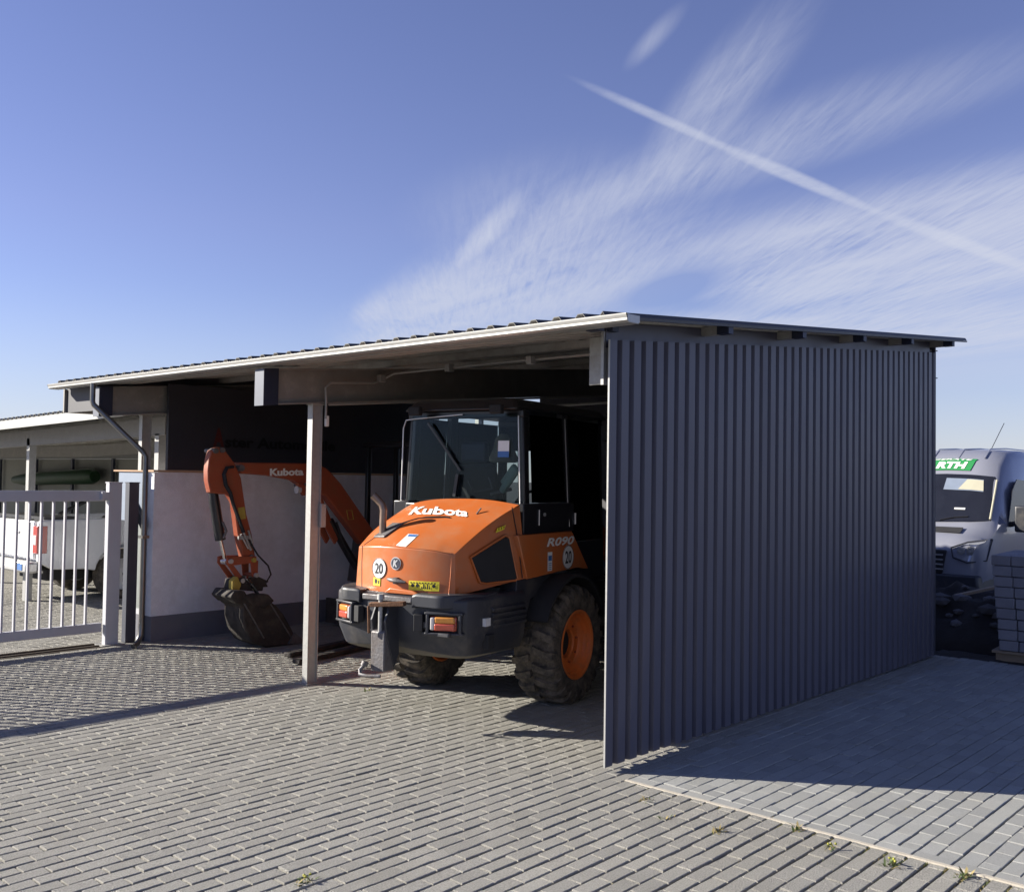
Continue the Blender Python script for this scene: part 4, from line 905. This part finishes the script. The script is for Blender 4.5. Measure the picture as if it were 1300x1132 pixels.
def top(y, x, o=.01):
    def at(y):
        for (ya, za, wa), (yb, zb_, wb) in zip(TOPS, TOPS[1:]):
            if y <= yb: k = (y - ya) / (yb - ya); return lerp(za, zb_, k), lerp(wa, wb, k)
    z, w = at(y); z2, _ = at(min(y + .01, 2.49)); sl_ = (z2 - z) / .01; n_ = math.hypot(1, sl_)
    a = abs(x)
    if a > w - .10: z += lerp(-.03, -.16, min(1, (a - w + .10) / .10))
    elif a > w * .5: z += lerp(0, -.03, (a - w * .5) / (w * .5 - .10))
    else: z += lerp(.012, 0, a / (w * .5))
    return Vector((x, y - o * sl_ / n_, z + o / n_))
def tgrid(m, y0, y1, x0f, x1f, o, nu=12, nv=10):
    f = lambda u, v: top(lerp(y0, y1, v), lerp(x0f(v), x1f(v), u), o)
    m.grid(f, nu, nv); m.grid(lambda u, v: f(u, v) + Vector((0, .012, -.008)), nu, nv); return m
rc = lambda v: min(1, (v * 9) ** .5 if v < .11 else 1) * (1 if v < .93 else 1 - .05 * ((v - .93) / .07) ** 2)
wsc = tgrid(MB(), .64, 1.26, lambda v: -lerp(.84, .77, v) * rc(v), lambda v: lerp(.84, .77, v) * rc(v), .012, 16, 24).build('windscreen', 'glass_van', VN, smooth=True)
tgrid(MB(), 1.04, 1.20, lambda v: .02, lambda v: lerp(.62, .58, v), .016, 6, 3).build('sun_visor', 'cabinet', wsc)
tgrid(MB(), 1.05, 1.19, lambda v: lerp(.24, .34, v), lambda v: lerp(.62, .58, v), .020, 6, 3).build('sunlit_visor', 'vis_cream', wsc)  # paler sheet over the visor paints its sunlit part
m = MB(); m.tube([top(y, x, .012) for y, x in ((.72, .815), (.9, .80), (1.1, .778), (1.24, .76))], .016, 8); m.build('pillar_reflection', 'vis_cream', wsc, smooth=True)  # cream tube paints the reflection along the pillar
m = MB(); m.tube([top(y, x, .02) for y, x in ((.66, .1), (.70, .3), (.72, .5))], .010, 6); m.build('wiper', 'black', wsc)
m = MB(); m.box(top(.80, .35, .014), (.16, .03, .02), Matrix.Rotation(R(40), 3, 'X')); m.build('dash_paper', 'white', wsc)
m = MB()
for s in (1, -1):
    q = [(s * .98, .28, 1.11), (s * .70, .12, 1.06), (s * .50, .05, .99), (s * .53, .02, .86), (s * .72, .01, .80), (s * .95, .13, .84)]
    c_ = sum((Vector(p) for p in q), Vector()) / 6
    vs = [Vector(p) + Vector((0, -.02, 0)) for p in q]; m.add(vs + [c_ + Vector((0, -.06, 0))] + [v + Vector((0, .2, 0)) for v in vs], [(i, (i + 1) % 6, 6) for i in range(6)] + [(i, 7 + i, 7 + (i + 1) % 6, (i + 1) % 6) for i in range(6)])
m.build('headlamp', 'lamp_glass', VN)
for s in (1, -1):
    m = MB()
    for k, (xx, zz, rr) in enumerate(((.62, .955, .055), (.75, .965, .06), (.87, .99, .05))): m.lathe([(-.03, .001), (-.035, rr * .5), (-.03, rr), (.03, rr)], 'y', (s * xx, .015 + .05 * k * k * .45, zz), 12)
    m.build('reflector', 'galv', VN)
for s in (1, -1):
    m = MB(); q = [(s * .99, .26, 1.13), (s * .70, .09, 1.08), (s * .48, .03, .99), (s * .52, .0, .85), (s * .72, -.01, .785), (s * .96, .10, .825), (s * .99, .26, 1.13)]
    m.tube([Vector(p) + Vector((0, -.03, 0)) for p in q], .012, 6); m.build('lamp_surround', 'plastic', VN, smooth=True)
m = MB(); m.prism([(-.42, .95), (.42, .95), (.36, .60), (-.36, .60)], lambda p, a: (p[0], a, p[1]), -.04, .05)
m.build('grille', 'matt', VN, bevel=.02)
m = MB()
for k in range(4): m.b2((-.38, -.055, .66 + k * .07), (.38, -.04, .68 + k * .07))
m.build('grille_bar', 'silver', VN)
m = MB(); m.hexa([(-.88, -.06, .36), (.88, -.06, .36), (1.0, .35, .34), (-1.0, .35, .34), (-.86, -.05, .60), (.86, -.05, .60), (.99, .35, .62), (-.99, .35, .62)]); m.build('bumper', 'plastic', VN, bevel=.03)
m = MB(); m.grid(lambda u, v: (lerp(-.5, .5, u), lerp(.33, .50, v), lerp(1.19, 1.265, v) + .012), 4, 2); m.build('bonnet_vent', 'matt', VN)
for s in (1, -1):
    q = [(.88, 1.32), (1.30, 1.30), (2.1, 1.28), (2.1, 2.0), (1.55, 2.02), (1.28, 1.85)]
    m = MB(); m.add([(s * (1.024 - .10 * max(0, (z - 1.30)) * .9), y, z) for y, z in q] + [(s * (1.012 - .10 * max(0, (z - 1.30)) * .9), y, z) for y, z in q], [tuple(range(6)), tuple(range(6, 12))[::-1]] + [(i, (i + 1) % 6, 6 + (i + 1) % 6, 6 + i) for i in range(6)])
    m.build('side_window', 'black', VN)
    m = MB(); m.box((s * 1.20, 1.02, 1.42), (.24, .12, .40)); m.bar((s * .98, 1.05, 1.32), (s * 1.12, 1.03, 1.36), .06, .08); m.build('mirror', 'plastic', VN, bevel=.03, seg=3)
    for y in (.95, 4.4): car_wheel(VN, s * .90, y, .35, .22)
# roof-front signage
tgrid(MB(), 1.31, 1.47, lambda v: -.6, lambda v: lerp(.34, .41, v), .012, 10, 8).build('roof_sign', 'green_sign', VN)
rf = lambda x, k: top(lerp(1.31, 1.47, k), x, .018)
m = MB(); add_text(m, 'GERÄTE', lambda a, b: rf(lerp(-.27, .34, a), lerp(.68, .93, b)), bold=.03, shear=.2); add_text(m, 'RTH', lambda a, b: rf(lerp(-.20, .28, a), lerp(.10, .58, b)), bold=.05, shear=.2); m.build('roof_lettering', 'white', VN)
m = MB(); m.tube([(.46, 1.95, 2.5), (.56, 2.3, 2.95)], .006, 6); m.build('aerial', 'black', VN)
m = MB()
for x in (-.3, .1, .5): m.tube([(x, 1.5, 2.35), (x, 1.78, 2.505), (x, 2.6, 2.54), (x, 5.2, 2.54)], .012, 6)
m.build('roof_rib', 'car_silver', VN, smooth=True)

# ---------------------------------------------------------------- pallet of paving blocks, rubble heap, timbers
PS = thing('block_stack', 'pallet stack of grey paving blocks beside the van', 'paving blocks', (1.06, 6.95, 0), R(4))
m = MB()
for L in range(9):
    for i in range(6):
        for j in range(6):
            ox = -.018 * L * .0
            m.box((-.5 + i * .2 + random.uniform(-.004, .004) - .010 * L + .09, -.5 + j * .2 + random.uniform(-.004, .004), .185 + L * .115), (.19, .19, .108))
m.build('blocks', 'block', PS, bevel=.006, seg=1)
m = MB()
for j in (-.5, 0, .5): m.b2((-.55, j - .05, 0), (.6, j + .05, .10))
m.b2((-.58, -.6, .10), (.62, .6, .125)); m.build('pallet', 'wood', PS)
random.seed(3)
hp = MB()
from mathutils import noise
def hf(u, v):
    x = lerp(-1.9, 1.5, u); y = lerp(6.75, 9.3, v); e = math.sin(PI * min(1, max(0, u))) ** .5 * math.sin(PI * v) ** .6
    return (x, y, -.03 + e * (.58 + .2 * noise.noise((x * 2.1, y * 2.1, 0)) + .12 * noise.noise((x * 6, y * 6, 3))) * (1.0 if x < .6 else .8))
hp.grid(hf, 60, 44); RH = thing('rubble_heap', 'dark heap of soil and rubble in front of the van', 'rubble heap')
hp.build('soil', 'dirt', RH, smooth=True, angle=60)
st_ = MB()
for k in range(70):
    u, v = random.uniform(.1, .9), random.uniform(.08, .55); p = Vector(hf(u, v)); st_.ico(p + Vector((0, 0, .01)), random.uniform(.03, .11), .22, 1, (1.3, .9, .7))
so = st_.build('stones', 'stone', RH); so['kind'] = 'stuff'
for i, (a, b, w_, lb) in enumerate((((-.25, 7.5, .55), (.30, 8.2, .72), .07, 'pale weathered timber lying slanted across the rubble heap'),)):
    m = MB(); m.bar(a, b, w_, .03); tag(m.build('timber', 'wood' if i == 0 else 'stone'), lb, 'timber', None)
# low earth edge where paving ends
random.seed(5)
eb = MB(); eb.grid(lambda u, v: (lerp(-.1, 5.5, u), lerp(6.22, 6.75, v), -.03 + math.sin(PI * v) * (.05 + .035 * noise.noise((u * 30, v * 3, 1)))), 90, 8); o = eb.build('soil_edge', 'dirt', smooth=True); struct(o)

# ---------------------------------------------------------------- weeds
random.seed(11)
def weed(loc, k, dry, flower, lb):
    m = MB()
    for i in range(k):
        a = random.uniform(0, 2 * PI); L = random.uniform(.025, .07); el = random.uniform(.15, 1.0); w = random.uniform(.003, .007)
        d = Vector((math.cos(a) * math.cos(el), math.sin(a) * math.cos(el), math.sin(el))); sd = Vector((-math.sin(a), math.cos(a), 0)) * w
        b = Vector((random.uniform(-.02, .02), random.uniform(-.05, .05), -.008))
        m.m = 1 if random.random() < dry else 0
        m.add([b - sd * .6, b + sd * .6, b + d * L * .6 + sd, b + d * L * .6 - sd, b + d * L + Vector((0, 0, -.3 * L * (1 - math.sin(el))))], [(0, 1, 2, 3), (3, 2, 4)])
    if flower:
        m.m = 2; 
        for q in range(3): m.ico((random.uniform(-.02, .03), random.uniform(-.03, .03), .03), .0075, .3, 1)
    o = m.build('weed', ['leaf', 'straw', 'petal']); o.location = loc; tag(o, lb, 'weed', 'weeds in the paving joints')
WEEDS = [((2.30, -.115, 0), 34, .4, False, 'low weed in the joint at the right end of the pale kerb strip'),
         ((1.98, -.22, 0), 30, .3, True, 'green weed with yellow tips below the kerb strip, right of two'),
         ((1.66, -.25, 0), 26, .4, True, 'green weed with yellow tips below the kerb strip, left of two'),
         ((1.40, -.10, 0), 30, .6, False, 'dry weed tuft touching the middle of the kerb strip'),
         ((1.10, -.45, 0), 24, .5, False, 'small weed in the brown paving well below the kerb strip'),
         ((.78, -.46, 0), 22, .5, False, 'dark weed tuft in the brown paving, second from the left along the kerb strip'),
         ((.52, -.28, 0), 26, .6, False, 'dry weed just below the left tip of the kerb strip'),
         ((.05, -2.42, 0), 24, .2, True, 'yellow green weed alone in the open forecourt paving'),
         ((-3.0, .45, 0), 18, .7, False, 'dry weed tuft near the loader shadow beside the post')]
for a in WEEDS: weed(*a)

mm = MB()
for k in range(1500):
    if random.random() < .45: x, y = random.uniform(.2, 3.4), -.06 - abs(random.gauss(0, .05))
    else: x, y = random.uniform(-6, 4), random.uniform(-4.5, 1.2)
    i = round((x + 13.2) / .1); x = -13.2 + i * .1 + random.uniform(-.004, .004) if random.random() < .8 or y < -.15 else x
    for q in range(random.randint(2, 5)):
        a = random.uniform(0, 6.28); L = random.uniform(.006, .020); b = Vector((x + random.uniform(-.004, .004), y + random.uniform(-.02, .02), -.013)); d = Vector((math.cos(a) * .5, math.sin(a) * .5, 1)).normalized(); sd = Vector((-math.sin(a), math.cos(a), 0)) * .003
        mm.m = 0 if random.random() < .5 else 1
        mm.add([b - sd, b + sd, b + d * L], [(0, 1, 2)])
o = mm.build('joint_grass', ['leaf', 'straw']); o['kind'] = 'stuff'
# ---------------------------------------------------------------- camera
F = 1253.457; yaw, pitch, roll = -7.40119772e-01, 3.19009847e-02, 1.51335989e-02
f = Vector((math.sin(yaw) * math.cos(pitch), math.cos(yaw) * math.cos(pitch), math.sin(pitch)))
r0 = Vector((math.cos(yaw), -math.sin(yaw), 0)); u0 = r0.cross(f)
r = math.cos(roll) * r0 + math.sin(roll) * u0; u = -math.sin(roll) * r0 + math.cos(roll) * u0
cam = bpy.data.cameras.new('camera'); co = bpy.data.objects.new('camera', cam); COL.objects.link(co)
mw = Matrix((r, u, -f)).transposed().to_4x4(); mw.translation = Vector((3.953605, -5.28434, 1.93)); co.matrix_world = mw
cam.sensor_width = 36; cam.lens = F / 1300 * 36; cam.clip_start = .05; cam.clip_end = 2000
S.camera = co

# ---------------------------------------------------------------- light and sky
AZ, EL = R(215), R(23)       # direction towards the sun, measured from +x
sv = Vector((math.cos(AZ) * math.cos(EL), math.sin(AZ) * math.cos(EL), math.sin(EL)))
sl = bpy.data.lights.new('sun', 'SUN'); sl.energy = 5.0; sl.angle = R(.5); sl.color = (1, .935, .82)
so = bpy.data.objects.new('sun', sl); COL.objects.link(so); so.rotation_euler = sv.to_track_quat('Z', 'Y').to_euler(); so.location = (-20, -14, 15)
wd = bpy.data.worlds.new('World'); S.world = wd; wd.use_nodes = True
nt = wd.node_tree; N = nt.nodes; L = nt.links
bg = N['Background']; bg.inputs[1].default_value = .052
sky = N.new('ShaderNodeTexSky'); sky.sky_type = 'NISHITA'; sky.sun_disc = False; sky.sun_elevation = EL; sky.sun_rotation = math.atan2(sv.x, sv.y)
sky.air_density = 1.0; sky.dust_density = .05; sky.ozone_density = 2.5
tint = N.new('ShaderNodeMix'); tint.data_type = 'RGBA'; tint.blend_type = 'MULTIPLY'; tint.inputs['Factor'].default_value = 1
L.new(sky.outputs[0], tint.inputs['A'])
tc = N.new('ShaderNodeTexCoord'); sep = N.new('ShaderNodeSeparateXYZ'); L.new(tc.outputs['Generated'], sep.inputs[0])
hz = N.new('ShaderNodeMapRange'); hz.inputs['From Min'].default_value = .0; hz.inputs['From Max'].default_value = .24; L.new(sep.outputs[2], hz.inputs['Value'])
tm = N.new('ShaderNodeMix'); tm.data_type = 'RGBA'; L.new(hz.outputs[0], tm.inputs['Factor']); tm.inputs['A'].default_value = (.90, .93, 1.26, 1); tm.inputs['B'].default_value = (1.22, .97, 1.24, 1)
L.new(tm.outputs['Result'], tint.inputs['B'])
zc = nmath(nt, 'MAXIMUM', sep.outputs[2], .04)
px_ = nmath(nt, 'DIVIDE', sep.outputs[0], zc); py_ = nmath(nt, 'DIVIDE', sep.outputs[1], zc)
cmb = N.new('ShaderNodeCombineXYZ'); L.new(px_, cmb.inputs[0]); L.new(py_, cmb.inputs[1])
P = cmb.outputs[0]
def noise_tex(rot, scale, sc=1., detail=8, rough=.6, dist=0.):
    mp = N.new('ShaderNodeMapping'); mp.vector_type = 'TEXTURE'; mp.inputs['Rotation'].default_value = (0, 0, rot); mp.inputs['Scale'].default_value = (*scale, 1)
    L.new(P, mp.inputs['Vector'])
    nz = N.new('ShaderNodeTexNoise'); nz.inputs['Scale'].default_value = sc; nz.inputs['Detail'].default_value = detail; nz.inputs['Roughness'].default_value = rough; nz.inputs['Distortion'].default_value = dist
    L.new(mp.outputs[0], nz.inputs['Vector']); return nz.outputs['Fac']
def ell(c, ang, la, lb, amp, soft=.0):
    mp = N.new('ShaderNodeMapping'); mp.vector_type = 'TEXTURE'
    mp.inputs['Location'].default_value = (*c, 0); mp.inputs['Rotation'].default_value = (0, 0, ang); mp.inputs['Scale'].default_value = (la, lb, 1)
    L.new(P, mp.inputs['Vector'])
    ln = N.new('ShaderNodeVectorMath'); ln.operation = 'LENGTH'; L.new(mp.outputs[0], ln.inputs[0])
    mr = N.new('ShaderNodeMapRange'); mr.interpolation_type = 'SMOOTHSTEP'; mr.inputs['From Min'].default_value = 1.; mr.inputs['From Max'].default_value = soft
    mr.inputs['To Min'].default_value = 0; mr.inputs['To Max'].default_value = amp
    L.new(ln.outputs['Value'], mr.inputs['Value']); return mr.outputs[0]
def seg(p, q, w, amp, soft=0., ext=1.1):
    c = ((p[0] + q[0]) / 2, (p[1] + q[1]) / 2); d = (q[0] - p[0], q[1] - p[1])
    return ell(c, math.atan2(d[1], d[0]), math.hypot(*d) / 2 * ext, w, amp, soft)
def total(l):
    a = l[0]
    for b in l[1:]: a = nmath(nt, 'ADD', a, b)
    return a
SKY = dict(
 veil=[seg((-6.2, 5.0), (-1.3, 3.3), .95, .85, .1), seg((-2.8, 5.3), (-.3, 3.5), 1.15, 1.35, .4), seg((-7.5, 6.8), (-.5, 6.4), 1.9, 1.3, .4),
       seg((-5.6, 4.6), (-2.0, 2.75), .50, .75, .0), seg((-2.6, 2.95), (-.45, 2.42), .34, .62, .0), seg((-.85, 1.80), (-1.9, 2.75), .15, .62, .1), seg((-6.6, 5.2), (-4.2, 4.2), .5, .7, 0), seg((-3.2, 3.6), (-1.7, 2.3), .7, .42, .0)],
 wisp=[seg((-3.4, 3.3), (-2.25, 2.52), .085, .8, .0, 1.2), seg((-5.3, 4.25), (-4.0, 3.4), .16, .45, 0), seg((-1.38, 1.92), (-1.15, 1.76), .04, .3, 0, 1.5)],
 trail=[seg((-1.545, 1.86), (-1.512, 2.72), .035, .75, .2, 1.05), seg((-1.525, 2.45), (-1.455, 3.62), .052, .95, .3, 1.08), seg((-1.46, 3.45), (-1.28, 5.2), .075, 1.1, .2, 1.15)],
 gap=[seg((-3.6, 4.75), (-1.75, 3.72), .36, .75, .1)])
n1 = noise_tex(R(150), (2.2, .55), 1.6, 10, .62, .6)
n2 = noise_tex(R(135), (.8, .07), 2.2, 9, .65, .5)
n3 = noise_tex(R(20), (.5, .5), 9., 6, .7)
fib = nmath(nt, 'ADD', nmath(nt, 'MULTIPLY', n1, .55), nmath(nt, 'MULTIPLY', n2, .45))
mr = N.new('ShaderNodeMapRange'); mr.inputs['From Min'].default_value = .34; mr.inputs['From Max'].default_value = .60; mr.inputs['To Min'].default_value = .16; mr.inputs['To Max'].default_value = 1.15
L.new(fib, mr.inputs['Value'])
veil = nmath(nt, 'SUBTRACT', total(SKY['veil']), total(SKY['gap']), True)
haze_ = nmath(nt, 'MULTIPLY', total([seg((-2.7, 5.7), (.4, 3.5), 1.6, .34, 0), seg((-8, 8.2), (3, 8.0), 3.6, .36, .0), seg((-5.5, 4.9), (-1.8, 3.4), .9, .16, 0)]), nmath(nt, 'ADD', nmath(nt, 'MULTIPLY', fib, 3.2), -.55, True))
a1 = nmath(nt, 'ADD', nmath(nt, 'MULTIPLY', veil, mr.outputs[0]), haze_)
a2 = nmath(nt, 'MULTIPLY', total(SKY['wisp']), nmath(nt, 'MULTIPLY_ADD', n2, 1.4)); 
a3 = nmath(nt, 'MULTIPLY', total(SKY['trail']), nmath(nt, 'MULTIPLY_ADD', n3, 1.2)); a3.node.inputs[1].links[0].from_node.inputs[2].default_value = .2
hh = N.new('ShaderNodeMapRange'); hh.interpolation_type = 'SMOOTHSTEP'; hh.inputs['From Min'].default_value = .19; hh.inputs['From Max'].default_value = -.02; hh.inputs['To Min'].default_value = 0; hh.inputs['To Max'].default_value = .62
L.new(sep.outputs[2], hh.inputs['Value'])
dens = nmath(nt, 'ADD', nmath(nt, 'ADD', nmath(nt, 'ADD', a1, a2), a3), hh.outputs[0])
dens = nmath(nt, 'SUBTRACT', 1.0, nmath(nt, 'EXPONENT', nmath(nt, 'MULTIPLY', dens, -1.05)), True)
dens = nmath(nt, 'MULTIPLY', dens, 1.0)
cl = N.new('ShaderNodeMix'); cl.data_type = 'RGBA'; L.new(dens, cl.inputs['Factor']); L.new(tint.outputs['Result'], cl.inputs['A']); cl.inputs['B'].default_value = (5.5, 5.8, 6.9, 1)
L.new(cl.outputs['Result'], bg.inputs[0])

S.view_settings.view_transform = 'Standard'; S.view_settings.look = 'None'; S.view_settings.exposure = 1.15; S.view_settings.gamma = 1
S.cycles.max_bounces = 8; S.cycles.transparent_max_bounces = 12
S.render.film_transparent = False
